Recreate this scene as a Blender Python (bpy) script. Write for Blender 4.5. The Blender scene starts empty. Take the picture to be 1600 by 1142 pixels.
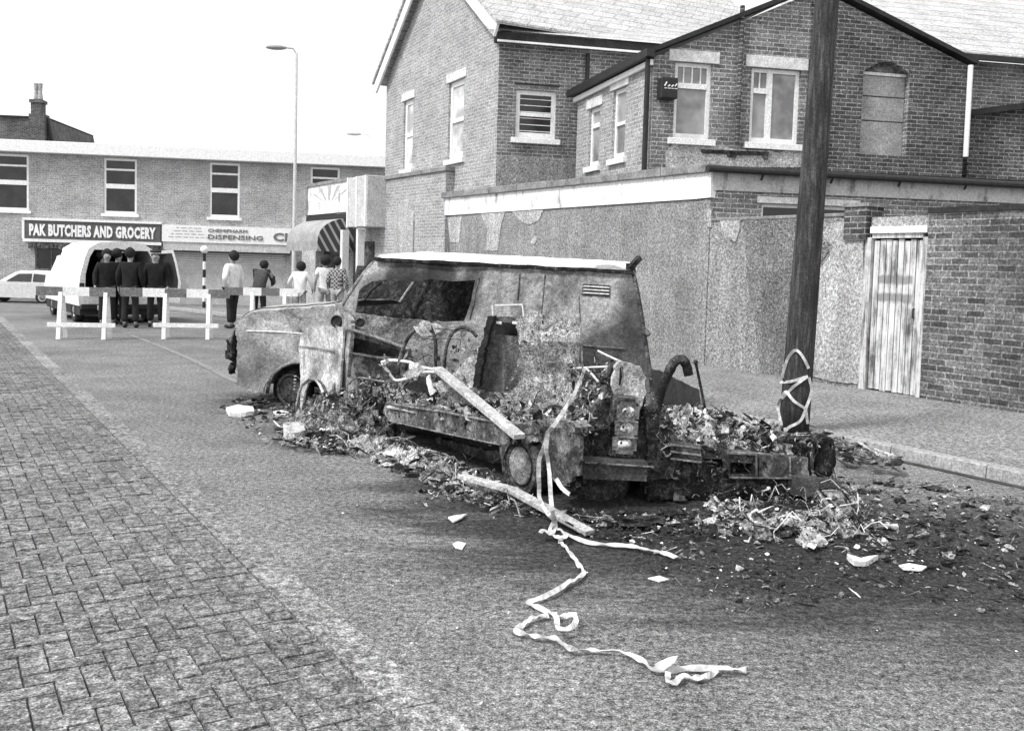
import bpy, math, random
from mathutils import Vector, Matrix, noise
from mathutils.geometry import delaunay_2d_cdt
R = math.radians
random.seed(7)
S = bpy.context.scene
# ------------------------------------------------------------ camera
FPX = 1476.0; CAMZ = 1.62
cam = bpy.data.objects.new('camera', bpy.data.cameras.new('camera'))
S.collection.objects.link(cam); S.camera = cam
cam.data.sensor_width = 36; cam.data.lens = FPX/1600*36
cam.data.shift_y = -68/1600
cam.data.clip_start = .1; cam.data.clip_end = 1000
CR = Matrix.Rotation(math.pi/2-.059, 3, 'X') @ Matrix.Rotation(.028, 3, 'Z')
cam.matrix_world = Matrix.Translation((0, 0, CAMZ)) @ CR.to_4x4()
# ------------------------------------------------------------ sky, sun, exposure
SUN_EL, SUN_AZ = 52, 235          # high sun behind cloud, behind the camera to the left
w = bpy.data.worlds.new('World'); S.world = w; w.use_nodes = True
nt = w.node_tree; bg = nt.nodes['Background']
sky = nt.nodes.new('ShaderNodeTexSky'); sky.sky_type = 'NISHITA'; sky.sun_disc = False
sky.sun_elevation = R(SUN_EL); sky.sun_rotation = R(SUN_AZ); sky.dust_density = 6; sky.air_density = 1.5
bw = nt.nodes.new('ShaderNodeRGBToBW')
mxs = nt.nodes.new('ShaderNodeMix'); mxs.data_type = 'FLOAT'; mxs.inputs[0].default_value = .72; mxs.inputs[3].default_value = 6.0   # overcast veil over the clear sky
nt.links.new(sky.outputs[0], bw.inputs[0]); nt.links.new(bw.outputs[0], mxs.inputs[2]); nt.links.new(mxs.outputs[0], bg.inputs[0])
bg.inputs[1].default_value = .15
sun = bpy.data.objects.new('sun', bpy.data.lights.new('sun', 'SUN')); S.collection.objects.link(sun)
sun.data.energy = 2.0; sun.data.angle = R(10); sun.data.color = (1, 1, 1)
sd = Vector((math.sin(R(SUN_AZ))*math.cos(R(SUN_EL)), math.cos(R(SUN_AZ))*math.cos(R(SUN_EL)), math.sin(R(SUN_EL))))
sun.rotation_euler = sd.to_track_quat('Z', 'Y').to_euler()
S.view_settings.view_transform = 'Standard'; S.view_settings.look = 'None'
S.view_settings.exposure = .62; S.view_settings.gamma = 1
# ------------------------------------------------------------ placing helpers
def ray(px, py):
    return CR @ Vector(((px-800)/FPX, (571-py-68)/FPX, -1))
O3 = Vector((0, 0, CAMZ))
def G(px, py, z=0.):
    d = ray(px, py); return O3 + d*((z-CAMZ)/d.z)
def D(px, py, Y):
    d = ray(px, py); return O3 + d*(Y/d.y)
class Frame:
    """vertical working plane: local x along it (to the right in the picture), y into it, z up"""
    def __init__(s, o, a):
        s.o = Vector((o[0], o[1], 0)); s.X = Vector((math.sin(R(a)), math.cos(R(a)), 0)); s.N = Vector((-s.X.y, s.X.x, 0))
        s.M = Matrix(((s.X.x, s.N.x, 0, s.o.x), (s.X.y, s.N.y, 0, s.o.y), (0, 0, 1, 0), (0, 0, 0, 1)))
    def __call__(s, px, py, off=0.):
        d = ray(px, py); t = (s.o + s.N*off - O3).dot(s.N)/d.dot(s.N); p = O3 + d*t
        return ((p-s.o).dot(s.X), p.z)
    def w(s, u, v, off=0.): return s.o + s.X*u + s.N*off + Vector((0, 0, v))
def Pl(x1, Y1, x2, Y2):
    a = D(x1, 420, Y1); b = D(x2, 420, Y2); d = b-a
    return Frame(a, math.degrees(math.atan2(d.x, d.y)))
def gz(x, y):                     # the street falls away gently behind the parked van
    return -.45*max(0, min(1, (y-23.5)/15))**1.2 if y > 23.5 else 0.
# ------------------------------------------------------------ object helpers
WM = {}
def par(o, p, M=None):
    M = M or Matrix.Identity(4)
    if p is None: o.matrix_world = M; WM[o] = M; return o
    o.parent = p; o.matrix_parent_inverse = WM[p].inverted(); o.matrix_basis = M; WM[o] = M
    return o
def tag(o, label=None, cat=None, group=None, kind=None):
    for k, v in (('label', label), ('category', cat), ('group', group), ('kind', kind)):
        if v: o[k] = v
    return o
def thing(name, loc, label, cat, group=None):
    o = bpy.data.objects.new(name, None); S.collection.objects.link(o); o.empty_display_size = .2
    M = Matrix.Translation(Vector(loc)); o.matrix_world = M; WM[o] = M
    return tag(o, label, cat, group)
class MB:
    def __init__(s): s.v = []; s.f = []; s.m = []
    def add(s, vs, fs, m=0):
        n = len(s.v); s.v += [tuple(v) for v in vs]; s.f += [tuple(i+n for i in f) for f in fs]; s.m += [m]*len(fs)
    def box(s, x0, x1, y0, y1, z0, z1, m=0, M=None):
        vs = [Vector((x, y, z)) for x in (x0, x1) for y in (y0, y1) for z in (z0, z1)]
        if M: vs = [M @ v for v in vs]
        s.add(vs, [(0, 1, 3, 2), (4, 6, 7, 5), (0, 4, 5, 1), (2, 3, 7, 6), (0, 2, 6, 4), (1, 5, 7, 3)], m); return s
    def bar(s, a, b, w, h, m=0, up=(0, 0, 1)):
        a = Vector(a); b = Vector(b); d = (b-a); L = d.length; d.normalize()
        x = d.cross(Vector(up)); x = x.normalized() if x.length > .01 else Vector((1, 0, 0)); u = x.cross(d)
        M = Matrix((( x.x, d.x, u.x, a.x), (x.y, d.y, u.y, a.y), (x.z, d.z, u.z, a.z), (0, 0, 0, 1)))
        return s.box(-w/2, w/2, 0, L, -h/2, h/2, m, M)
    def tube(s, pts, r, n=8, m=0, cap=True):
        pts = [Vector(p) for p in pts]; rs = r if isinstance(r, (list, tuple)) else [r]*len(pts)
        vs = []; pu = Vector((.13, .2, 1)).normalized()
        for i, p in enumerate(pts):
            d = (pts[min(i+1, len(pts)-1)]-pts[max(i-1, 0)]).normalized()
            x = pu.cross(d)
            x = x.normalized() if x.length > 1e-3 else Vector((1, 0, 0)); y = d.cross(x); pu = y
            vs += [p + (x*math.cos(2*math.pi*k/n) + y*math.sin(2*math.pi*k/n))*rs[i] for k in range(n)]
        fs = [(i*n+k, i*n+(k+1) % n, (i+1)*n+(k+1) % n, (i+1)*n+k) for i in range(len(pts)-1) for k in range(n)]
        if cap: fs += [tuple(range(n-1, -1, -1)), tuple(range((len(pts)-1)*n, len(pts)*n))]
        s.add(vs, fs, m); return s
    def ribbon(s, pts, w, t=.004, m=0, twist=0, nrm=None):
        """thin tape: pts world points, width w, turned by a wandering angle"""
        pts = [Vector(p) for p in pts]; vs = []
        for i, p in enumerate(pts):
            d = (pts[min(i+1, len(pts)-1)]-pts[max(i-1, 0)]).normalized()
            n0 = Vector(nrm) if nrm else Vector((0, 0, 1)); x = d.cross(n0)
            x = x.normalized() if x.length > 1e-3 else Vector((1, 0, 0)); y = x.cross(d)
            a = twist*noise.noise(Vector((i*.37, p.x*3, p.y*3)))
            c = x*math.cos(a)+y*math.sin(a); k = c.cross(d)*t/2
            vs += [p-c*w/2-k, p+c*w/2-k, p+c*w/2+k, p-c*w/2+k]
        fs = [(i*4+k, i*4+(k+1) % 4, i*4+4+(k+1) % 4, i*4+4+k) for i in range(len(pts)-1) for k in range(4)]
        fs += [(3, 2, 1, 0), tuple(len(pts)*4-4+k for k in range(4))]
        s.add(vs, fs, m); return s
    def lathe(s, prof, M, n=24, m=0):
        vs = [M @ Vector((r*math.cos(2*math.pi*k/n), r*math.sin(2*math.pi*k/n), z)) for r, z in prof for k in range(n)]
        fs = [(i*n+k, i*n+(k+1) % n, (i+1)*n+(k+1) % n, (i+1)*n+k) for i in range(len(prof)-1) for k in range(n)]
        fs += [tuple(range(n-1, -1, -1)), tuple(range((len(prof)-1)*n, len(prof)*n))]
        s.add(vs, fs, m); return s
    def blob(s, c, rx, ry, rz, m=0, seg=10, rings=7, nz=.0, M=None):
        c = Vector(c); vs = []; sd_ = random.random()*50
        for i in range(rings+1):
            for k in range(seg):
                th = math.pi*i/rings; ph = 2*math.pi*k/seg
                v = Vector((math.sin(th)*math.cos(ph), math.sin(th)*math.sin(ph), math.cos(th)))
                q = 1+nz*noise.noise(v*1.7+Vector((sd_, 0, 0)))
                v = Vector((v.x*rx*q, v.y*ry*q, v.z*rz*q))
                vs.append((M @ v if M else v)+c)
        fs = [(i*seg+k, (i+1)*seg+k, (i+1)*seg+(k+1) % seg, i*seg+(k+1) % seg) for i in range(rings) for k in range(seg)]
        s.add(vs, fs, m); return s
    def grid(s, fn, nu, nv, m=0):
        vs = [fn(i/nu, j/nv) for i in range(nu+1) for j in range(nv+1)]
        s.add(vs, [(i*(nv+1)+j, (i+1)*(nv+1)+j, (i+1)*(nv+1)+j+1, i*(nv+1)+j+1) for i in range(nu) for j in range(nv)], m); return s
    def slab(s, out, holes=(), y0=0., y1=.1, m=0, fn=None, fine=None, back=True):
        """polygon (u,v) with holes, between local depths y0 and y1; fn maps (u,y,v) to a point"""
        fn = fn or (lambda u, y, v: Vector((u, y, v)))
        loops = [list(out)]+[list(h) for h in holes]
        if fine:
            loops = [dense(l, fine) for l in loops]
        co = []; ed = []
        for l in loops:
            b = len(co); co += [Vector(p) for p in l]; ed += [(b+i, b+(i+1) % len(l)) for i in range(len(l))]
        if fine:
            us = [p.x for p in co]; vs_ = [p.y for p in co]; u = min(us)+fine*.5
            L0 = loops[0]
            while u < max(us):
                v = min(vs_)+fine*.5
                while v < max(vs_):
                    q = (u+random.uniform(-.2, .2)*fine, v+random.uniform(-.2, .2)*fine)
                    if inside(q, L0) and not any(inside(q, h) for h in loops[1:]) and all(neard(q, l) > fine*.45 for l in loops): co.append(Vector(q))
                    v += fine
                u += fine
        V, E, F, *_ = delaunay_2d_cdt(co, ed, [], 0, 1e-6)
        F = [f for f in F if (lambda c: inside(c, loops[0]) and not any(inside(c, h) for h in loops[1:]))(
            (sum(V[i].x for i in f)/len(f), sum(V[i].y for i in f)/len(f)))]
        n = len(V)
        vs = [fn(p.x, y0, p.y) for p in V]
        F = [tuple(f) if ((V[f[1]]-V[f[0]]).cross(V[f[2]]-V[f[0]]) > 0) else tuple(reversed(f)) for f in F]
        fs = list(F)
        if back:
            vs += [fn(p.x, y1, p.y) for p in V]
            fs += [tuple(i+n for i in reversed(f)) for f in F]
            cnt = {}
            for f in F:
                for i in range(len(f)):
                    a, b = f[i], f[(i+1) % len(f)]; cnt[(a, b)] = 1
            for (a, b) in cnt:
                if (b, a) not in cnt: fs.append((b, a, a+n, b+n))
        s.add(vs, fs, m); return s
    def build(s, name, mats, parent=None, M=None, smooth=False, bevel=0, world=True):
        me = bpy.data.meshes.new(name)
        Mi = (M.inverted() if (M and world == 'w') else None)
        me.from_pydata([tuple(Mi @ Vector(v)) if Mi else v for v in s.v], [], s.f)
        mats = mats if isinstance(mats, (list, tuple)) else [mats]
        for a in mats: me.materials.append(a)
        for p, k in zip(me.polygons, s.m): p.material_index = k; p.use_smooth = smooth
        me.validate(); me.update()
        o = bpy.data.objects.new(name, me); S.collection.objects.link(o)
        par(o, parent, M)
        if bevel:
            b = o.modifiers.new('b', 'BEVEL'); b.width = bevel; b.segments = 2; b.limit_method = 'ANGLE'
        return o
def dense(l, st):
    r = []
    for i in range(len(l)):
        a = Vector(l[i]); b = Vector(l[(i+1) % len(l)]); k = max(1, int((b-a).length/st))
        r += [tuple(a.lerp(b, j/k)) for j in range(k)]
    return r
def inside(p, L):
    c = False; j = len(L)-1; x, y = p[0], p[1]
    for i in range(len(L)):
        a = L[i]; b = L[j]
        if (a[1] > y) != (b[1] > y) and x < (b[0]-a[0])*(y-a[1])/(b[1]-a[1])+a[0]: c = not c
        j = i
    return c
def neard(p, L): return min((p[0]-q[0])**2+(p[1]-q[1])**2 for q in L)**.5
def rect(a, b): return [(a[0], a[1]), (b[0], a[1]), (b[0], b[1]), (a[0], b[1])]
def rr(u0, v0, u1, v1): return [(u0, v0), (u1, v0), (u1, v1), (u0, v1)]
def copy_tree(o, parent=None, M=None):
    c = o.copy(); S.collection.objects.link(c)
    if parent: c.parent = parent
    for ch in [x for x in S.objects if x.parent == o]: copy_tree(ch, c)
    return c
# ------------------------------------------------------------ materials (black-and-white place: neutral greys)
def g(v): return (v, v, v, 1)
class Mat:
    def __init__(s, name, rough=.9, metal=0, spec=.3):
        s.m = bpy.data.materials.new(name); s.m.use_nodes = True; s.t = s.m.node_tree; s.b = s.t.nodes['Principled BSDF']
        s.b.inputs['Roughness'].default_value = rough; s.b.inputs['Metallic'].default_value = metal
        s.b.inputs['Specular IOR Level'].default_value = spec
        s.tc = s.t.nodes.new('ShaderNodeTexCoord')
    def n(s, ty, **k):
        x = s.t.nodes.new(ty)
        for a, b in k.items(): setattr(x, a, b)
        return x
    def l(s, a, b): s.t.links.new(a, b)
    def set(s, inp, v):
        if hasattr(v, 'links') or hasattr(v, 'is_linked'): s.l(v, inp)
        else: inp.default_value = v
    def noise(s, scale, detail=3, rough=.6, vec=None, stretch=None, dist=0):
        n = s.n('ShaderNodeTexNoise'); n.inputs['Scale'].default_value = scale; n.inputs['Detail'].default_value = detail
        n.inputs['Roughness'].default_value = rough; n.inputs['Distortion'].default_value = dist
        v = vec or s.tc.outputs['Object']
        if stretch:
            mp = s.n('ShaderNodeMapping'); mp.inputs['Scale'].default_value = stretch; s.l(v, mp.inputs[0]); v = mp.outputs[0]
        s.l(v, n.inputs['Vector']); return n.outputs['Fac']
    def ramp(s, fac, stops):
        r = s.n('ShaderNodeValToRGB'); e = r.color_ramp.elements
        e[0].position, e[0].color = stops[0][0], g(stops[0][1]); e[1].position, e[1].color = stops[-1][0], g(stops[-1][1])
        for p, v in stops[1:-1]:
            k = e.new(p); k.color = g(v)
        s.l(fac, r.inputs[0]); return r.outputs[0]
    def math(s, op, a, b=0., c=None):
        m = s.n('ShaderNodeMath', operation=op); s.set(m.inputs[0], a); s.set(m.inputs[1], b)
        if c is not None: s.set(m.inputs[2], c)
        return m.outputs[0]
    def mix(s, f, a, b, mode='MIX'):
        m = s.n('ShaderNodeMix', data_type='RGBA', blend_type=mode); s.set(m.inputs[0], f)
        s.set(m.inputs[6], g(a) if isinstance(a, float) else a); s.set(m.inputs[7], g(b) if isinstance(b, float) else b)
        return m.outputs[2]
    def col(s, c): s.l(c, s.b.inputs['Base Color']); return s
    def grain(s, c, con=.5):
        """gritty fractal speckle that stays visible near and far"""
        geo = s.n('ShaderNodeNewGeometry')
        f = s.noise(26, 12, .97, geo.outputs['Position'])
        return s.mix(1., c, s.ramp(f, [(.44, max(.02, 1-con*1.25)), (.5, 1.), (.555, 1+con*1.5)]), 'MULTIPLY')
    def bump(s, h, k=.5, d=.01):
        b = s.n('ShaderNodeBump'); b.inputs['Strength'].default_value = k; b.inputs['Distance'].default_value = d
        s.l(h, b.inputs['Height']); s.l(b.outputs[0], s.b.inputs['Normal']); return s
def plain(name, v, rough=.7, metal=0, var=.25, sc=8, fine=60, spec=.3):
    m = Mat(name, rough, metal, spec)
    a = m.ramp(m.noise(sc, 4), [(.3, v*(1-var)), (.7, min(.95, v*(1+var)))])
    b = m.ramp(m.noise(fine, 2), [(.3, .75), (.7, 1.25)])
    m.col(m.grain(m.mix(1., a, b, 'MULTIPLY'), .12 if v > .5 else .35)); return m.m
def brickvec(m):
    sp = m.n('ShaderNodeSeparateXYZ'); m.l(m.tc.outputs['Object'], sp.inputs[0])
    cb = m.n('ShaderNodeCombineXYZ'); m.l(m.math('ADD', sp.outputs[0], sp.outputs[1]), cb.inputs[0]); m.l(sp.outputs[2], cb.inputs[1])
    return cb.outputs[0]
def brick(name, a, b, mortar, grime=.5, course=.078, ms=.009):
    m = Mat(name, .95)
    v = brickvec(m)
    t = m.n('ShaderNodeTexBrick'); t.inputs['Scale'].default_value = 1
    t.inputs['Brick Width'].default_value = course*3; t.inputs['Row Height'].default_value = course
    t.inputs['Mortar Size'].default_value = ms; t.inputs['Mortar Smooth'].default_value = .2; t.inputs['Bias'].default_value = 0
    wob = m.n('ShaderNodeTexNoise'); wob.inputs['Scale'].default_value = 6; m.l(v, wob.inputs['Vector'])
    vm = m.n('ShaderNodeVectorMath', operation='MULTIPLY_ADD'); m.l(wob.outputs['Color'], vm.inputs[0]); vm.inputs[1].default_value = (.012, .012, 0); m.l(v, vm.inputs[2])
    m.l(vm.outputs[0], t.inputs['Vector'])
    t.inputs['Color1'].default_value = g(a); t.inputs['Color2'].default_value = g(b); t.inputs['Mortar'].default_value = g(mortar)
    big = m.ramp(m.noise(1.1, 5, .65), [(.3, 1-grime), (.55, 1.), (.75, 1+grime*.8)])
    fine = m.ramp(m.noise(38, 3, .7), [(.3, .5), (.7, 1.5)])
    c = m.mix(1., m.mix(1., t.outputs['Color'], big, 'MULTIPLY'), fine, 'MULTIPLY')
    m.col(m.grain(c, .55)); h = m.math('MULTIPLY_ADD', t.outputs['Fac'], -1., m.noise(60, 2)); m.bump(h, .8, .01); return m.m
def roughcast(name, v, con=.55, patches=None):
    m = Mat(name, .98, spec=.1)
    f = m.noise(75, 2, .6); f2 = m.noise(24, 3, .7)
    fine = m.ramp(f, [(.36, 1-con), (.5, 1.), (.64, 1+con)])
    mid = m.ramp(f2, [(.3, .7), (.7, 1.3)])
    big = m.ramp(m.noise(.9, 5, .65), [(.3, v*.75), (.7, v*1.25)])
    stk = m.ramp(m.noise(1.6, 4, .6, stretch=(3, 3, .35)), [(.35, .85), (.65, 1.12)])
    m.col(m.grain(m.mix(1., m.mix(1., m.mix(1., big, mid, 'MULTIPLY'), fine, 'MULTIPLY'), stk, 'MULTIPLY'), .6)); m.bump(m.math('ADD', f, f2), .9, .02); return m.m
def whitewash(name, v=.75):
    m = Mat(name, .9)
    st = m.noise(3.2, 6, .7, stretch=(1, 1, .45)); f = m.noise(45, 2)
    c = m.mix(1., m.ramp(st, [(.33, v*.35), (.41, v*.8), (.47, v)]), m.ramp(f, [(.3, .78), (.7, 1.15)]), 'MULTIPLY')
    m.col(m.grain(c, .2)); m.bump(f, .4, .006); return m.m
def burnt(name, lo=.02, mid=.12, hi=.5, sc=5., spots=(), bias=0., rough=.75, stretch=None, speck=.35, metal=.0):
    """fire-scorched sheet metal: soot, bare grey steel and white ash, plus soot clouds at given world points"""
    m = Mat(name, rough, metal, .35)
    n1 = m.noise(sc, 8, .72, dist=.6, stretch=stretch); n2 = m.noise(sc*7, 4, .7)
    f = m.math('ADD', m.math('MULTIPLY', n1, .72), m.math('MULTIPLY', n2, .28)); f = m.math('ADD', f, bias)
    c = m.ramp(f, [(.36, lo), (.47, mid), (.56, mid+(hi-mid)*.45), (.66, hi)])
    sp = m.ramp(m.noise(90, 2, .6), [(.3, 1-speck), (.7, 1+speck)])
    c = m.mix(1., c, sp, 'MULTIPLY')
    geo = m.n('ShaderNodeNewGeometry')
    for (p, r, k, *rest) in spots:          # k: strength, rest: colour of the stain
        d = m.n('ShaderNodeVectorMath', operation='DISTANCE'); m.l(geo.outputs['Position'], d.inputs[0]); d.inputs[1].default_value = tuple(p)
        q = m.math('MULTIPLY_ADD', n1, r*.9, m.math('SUBTRACT', r*.55, d.outputs['Value']))
        mr = m.n('ShaderNodeMapRange'); m.l(q, mr.inputs[0]); mr.inputs[1].default_value = -r*.25; mr.inputs[2].default_value = r*.25; mr.inputs[4].default_value = k
        c = m.mix(mr.outputs[0], c, m.mix(1., float(rest[0] if rest else .012), sp, 'MULTIPLY'))
    m.col(m.grain(c, .35)); m.bump(m.math('ADD', n1, n2), .7, .02); return m.m
M_ = {}
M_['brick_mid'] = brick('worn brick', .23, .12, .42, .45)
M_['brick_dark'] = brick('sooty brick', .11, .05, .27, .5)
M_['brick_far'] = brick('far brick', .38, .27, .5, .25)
M_['brick_yard'] = brick('yard brick', .2, .07, .3, .6)
M_['rough'] = roughcast('roughcast render', .27)
M_['rough_dark'] = roughcast('dark roughcast render', .19)
M_['rough_pale'] = roughcast('pale render patch', .42, .3)
M_['wash'] = whitewash('flaking whitewash', .78)
M_['wash_dirty'] = whitewash('dirty whitewash', .5)
M_['white'] = plain('white paint', .8, .5, 0, .08, 9, 50)
M_['stone'] = plain('pale lintel stone', .62, .9, 0, .2, 9, 45)
M_['coping'] = plain('coping stone', .22, .95, 0, .35, 4, 45)
M_['dark'] = plain('black paint', .022, .5, 0, .3, 9, 50)
M_['tar'] = plain('roofing felt', .03, .9, 0, .4, 4, 40)
M_['slate'] = brick('roof slates', .42, .5, .26, .2, .2, .012)
M_['panelgrey'] = plain('pale grey panel', .5, .8, 0, .15, 4, 30)
M_['greysheet'] = plain('grey sheet', .3, .6, 0, .2, 3, 40)
M_['shutter'] = plain('ribbed shutter', .42, .6, 0, .15, 3, 40)
def glass(name, v, rough=.12):
    m = Mat(name, rough, 0, .6); m.col(m.ramp(m.noise(1.3, 3, .6), [(.4, v*.6), (.6, v*1.4)])); return m.m
M_['glass'] = glass('dark window glass', .02)
M_['curtain'] = glass('curtained glass', .26, .25)
M_['sheen'] = glass('pale glass sheen', .6, .2)  # bright sheen on the glass put into the pane colour
def asphalt():
    m = Mat('asphalt', .95, spec=.2)
    geo = m.n('ShaderNodeNewGeometry'); P = geo.outputs['Position']
    f = m.noise(110, 2, .6, P); f2 = m.noise(30, 3, .75, P); f3 = m.noise(2.2, 6, .65, P); f4 = m.noise(.5, 3, .5, P)
    c = m.ramp(f2, [(.25, .105), (.5, .155), (.78, .235)])
    c = m.mix(1., c, m.ramp(f, [(.33, .45), (.5, 1.), (.68, 1.9)]), 'MULTIPLY')
    c = m.mix(1., c, m.ramp(f3, [(.3, .8), (.7, 1.2)]), 'MULTIPLY')
    c = m.mix(1., c, m.ramp(f4, [(.35, .85), (.65, 1.15)]), 'MULTIPLY')
    # bright grit
    vo = m.n('ShaderNodeTexVoronoi'); vo.inputs['Scale'].default_value = 22; m.l(P, vo.inputs['Vector'])
    c = m.mix(m.ramp(vo.outputs['Distance'], [(.06, 1.), (.1, 0.)]), c, m.ramp(f3, [(.45, .14), (.6, .4)]))
    # soot burnt into the road round the wrecks, and painted shade under the parked van
    for (p, rx, ry, k) in SOOT_SHADE:
        s_ = m.n('ShaderNodeVectorMath', operation='SUBTRACT'); m.l(P, s_.inputs[0]); s_.inputs[1].default_value = p
        q = m.n('ShaderNodeVectorMath', operation='MULTIPLY'); m.l(s_.outputs[0], q.inputs[0]); q.inputs[1].default_value = (1/rx, 1/ry, 0)
        ln = m.n('ShaderNodeVectorMath', operation='LENGTH'); m.l(q.outputs[0], ln.inputs[0])
        e = m.math('ADD', ln.outputs['Value'], m.math('MULTIPLY_ADD', m.noise(1.6, 7, .75, P, stretch=(.55, 1.8, 1)), 1.7, -.85))
        mr = m.n('ShaderNodeMapRange'); m.l(e, mr.inputs[0]); mr.inputs[1].default_value = 1.2; mr.inputs[2].default_value = .45; mr.inputs[4].default_value = k
        c = m.mix(mr.outputs[0], c, m.mix(1., m.ramp(f2, [(.4, .014), (.75, .05)]), m.ramp(f, [(.33, .6), (.68, 1.8)]), 'MULTIPLY'))
    m.col(m.grain(c, .75)); m.bump(m.math('ADD', f, f2), .8, .008); return m.m
def pt(px, py): p = G(px, py); return (p.x, p.y, 0)
SOOT_SHADE = [(pt(585, 665), 1.0, 1.5, .9), (pt(800, 735), 1.0, 1.5, .92), (pt(1050, 800), 1.9, 1.5, .96), (pt(1400, 850), 2.6, 1.5, .85), (pt(1560, 930), 1.6, .9, .6), (pt(1100, 830), 1.6, .8, .9),
        (pt(1250, 890), 2.2, .8, .7), (pt(430, 628), .7, .9, .8), (pt(1350, 1000), 1.2, .5, .3), (pt(960, 840), 1.0, .45, .7), (pt(200, 497), 2.4, 1.6, .7)]  # last ellipse: shade under the parked van painted into the road
M_['asphalt'] = asphalt()
def paverm(name, v):
    m = Mat(name, .95, spec=.2); geo = m.n('ShaderNodeNewGeometry'); P = geo.outputs['Position']
    oi = geo.outputs['Random Per Island']
    f = m.noise(100, 2, .6, P); f2 = m.noise(26, 3, .7, P); f3 = m.noise(1.2, 5, .6, P)
    c = m.mix(1., m.ramp(oi, [(0., v*.85), (1., v*1.15)]), m.ramp(f, [(.33, .5), (.5, 1.), (.68, 1.75)]), 'MULTIPLY')
    c = m.mix(1., c, m.ramp(f2, [(.3, .7), (.7, 1.35)]), 'MULTIPLY'); c = m.mix(1., c, m.ramp(f3, [(.3, .78), (.7, 1.2)]), 'MULTIPLY')
    m.col(m.grain(c, .6)); m.bump(m.math('ADD', f, f2), .7, .006); return m.m
M_['paver'] = paverm('paving block', .14); M_['kerb'] = paverm('kerb concrete', .185); M_['kerbstone'] = plain('pale kerb stone', .3, .9, 0, .2, 5, 60); M_['gutter'] = plain('dark gutter strip', .05, .95, 0, .5, 5, 60)
M_['pave'] = paverm('pavement', .185)
M_['joint'] = plain('joint dirt', .12, .95)
M_['line'] = whitewash('worn road paint', .22)
M_['ash'] = burnt('ash and burnt stuffing', .05, .3, .78, 9, bias=.03, rough=.95, speck=.5)
M_['ashgrey'] = burnt('grey ash', .02, .12, .5, 11, rough=.95, speck=.6)
M_['char'] = burnt('charred remains', .003, .012, .16, 12, bias=-.03, rough=.9, speck=.6)
M_['soot'] = burnt('soot and interior black', .003, .008, .05, 8, rough=.7)  # also the plain black inside the white van and behind door and glass
M_['steel'] = burnt('fire bared steel', .02, .13, .42, 7, rough=.6)
M_['steeldark'] = burnt('scorched dark steel', .004, .022, .24, 7, rough=.6)
M_['tape'] = plain('white tape', .52, .6, 0, .4, 9, 30)
M_['wood'] = plain('pale batten', .4, .8, 0, .3, 6, 40)
M_['pale'] = plain('pale debris', .7, .9, 0, .2, 8, 50)
# ------------------------------------------------------------ ground, road, pavements
def struct(name, mb, mat, **k): o = mb.build(name, mat, **k); o['kind'] = 'structure'; return o
def ground(name, poly_fn, nx, ny, mat):
    mb = MB(); mb.grid(poly_fn, nx, ny); return struct(name, mb, mat)
def roadpt(u, v):
    X = -90+180*u; Y = -6+ (v**2.2)*300
    return Vector((X, Y, gz(X, Y)))
ground('road', roadpt, 30, 120, M_['asphalt'])
SD = Vector((math.sin(R(-31.8)), math.cos(R(-31.8)), 0))     # the street's direction
SP = Vector((SD.y, -SD.x, 0))                                 # across it, to the right
LJ = G(60, 566); LJ.z = 0; LJ = LJ - SD*((LJ-G(560, 1066)).length + 3.5)   # the joint of the block paving
def JP(s, t, z): p = LJ + SD*s + SP*t; return Vector((p.x, p.y, z + gz(p.x, p.y)))
mb = MB()
mb.add([JP(-2, 0.0, .006), JP(26, 0.0, .006), JP(26, -9, .006), JP(-2, -9, .006)], [(0, 1, 2, 3)])
struct('paving_bed', mb, M_['joint'])
# herringbone of 200 x 100 blocks
mb = MB(); B = .1; gap = .0024
def block(s, t, a, b):
    z = .022+random.uniform(-.0035, .0035); tl = random.uniform(-.002, .002); c = .003
    s0, s1, t0, t1 = s+gap, s+a-gap, t+gap, t+b-gap
    if t1 > .002: t1 = -.006
    if t0 > -.03 or s > 24 or s < -2 or t < -7: return
    vs = [JP(s0, t0, 0.002), JP(s1, t0, .002), JP(s1, t1, .002), JP(s0, t1, .002),
          JP(s0+c, t0+c, z), JP(s1-c, t0+c, z+tl), JP(s1-c, t1-c, z+tl), JP(s0+c, t1-c, z)]
    mb.add(vs, [(4, 7, 6, 5), (0, 4, 5, 1), (1, 5, 6, 2), (2, 6, 7, 3), (3, 7, 4, 0)])
for i in range(-30, 260):
    for j in range(-72, 4):
        k = (i - j) % 4
        s = i*B; t = j*B
        # visible wedge only
        if s > 15 and t < -4.5: continue
        if k == 0: block(s, t, 2*B, B)
# second family: vertical blocks fill the other cells of the herringbone
for i in range(-30, 260):
    for j in range(-72, 4):
        if (i - j) % 4 == 3:
            s = i*B; t = j*B
            block(s, t, B, 2*B)
struct('block_paving', mb, M_['paver'])
mb = MB(); s = -2.2
while s < 30:
    mb.box(0, 1, 0, 1, 0, 1) if False else None
    L = .9; a = [JP(s+.004, .014, .0), JP(s+L-.004, .014, .0), JP(s+L-.004, .2, .0), JP(s+.004, .2, .0)]
    z = .014+random.uniform(-.002, .002); b = [p+Vector((0, 0, z)) for p in a]; b[2].z -= .006; b[3].z -= .006
    mb.add(a+b, [(4, 7, 6, 5), (0, 4, 5, 1), (1, 5, 6, 2), (2, 6, 7, 3), (3, 7, 4, 0)]); s += L
struct('channel_kerb', mb, M_['kerb'])
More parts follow.
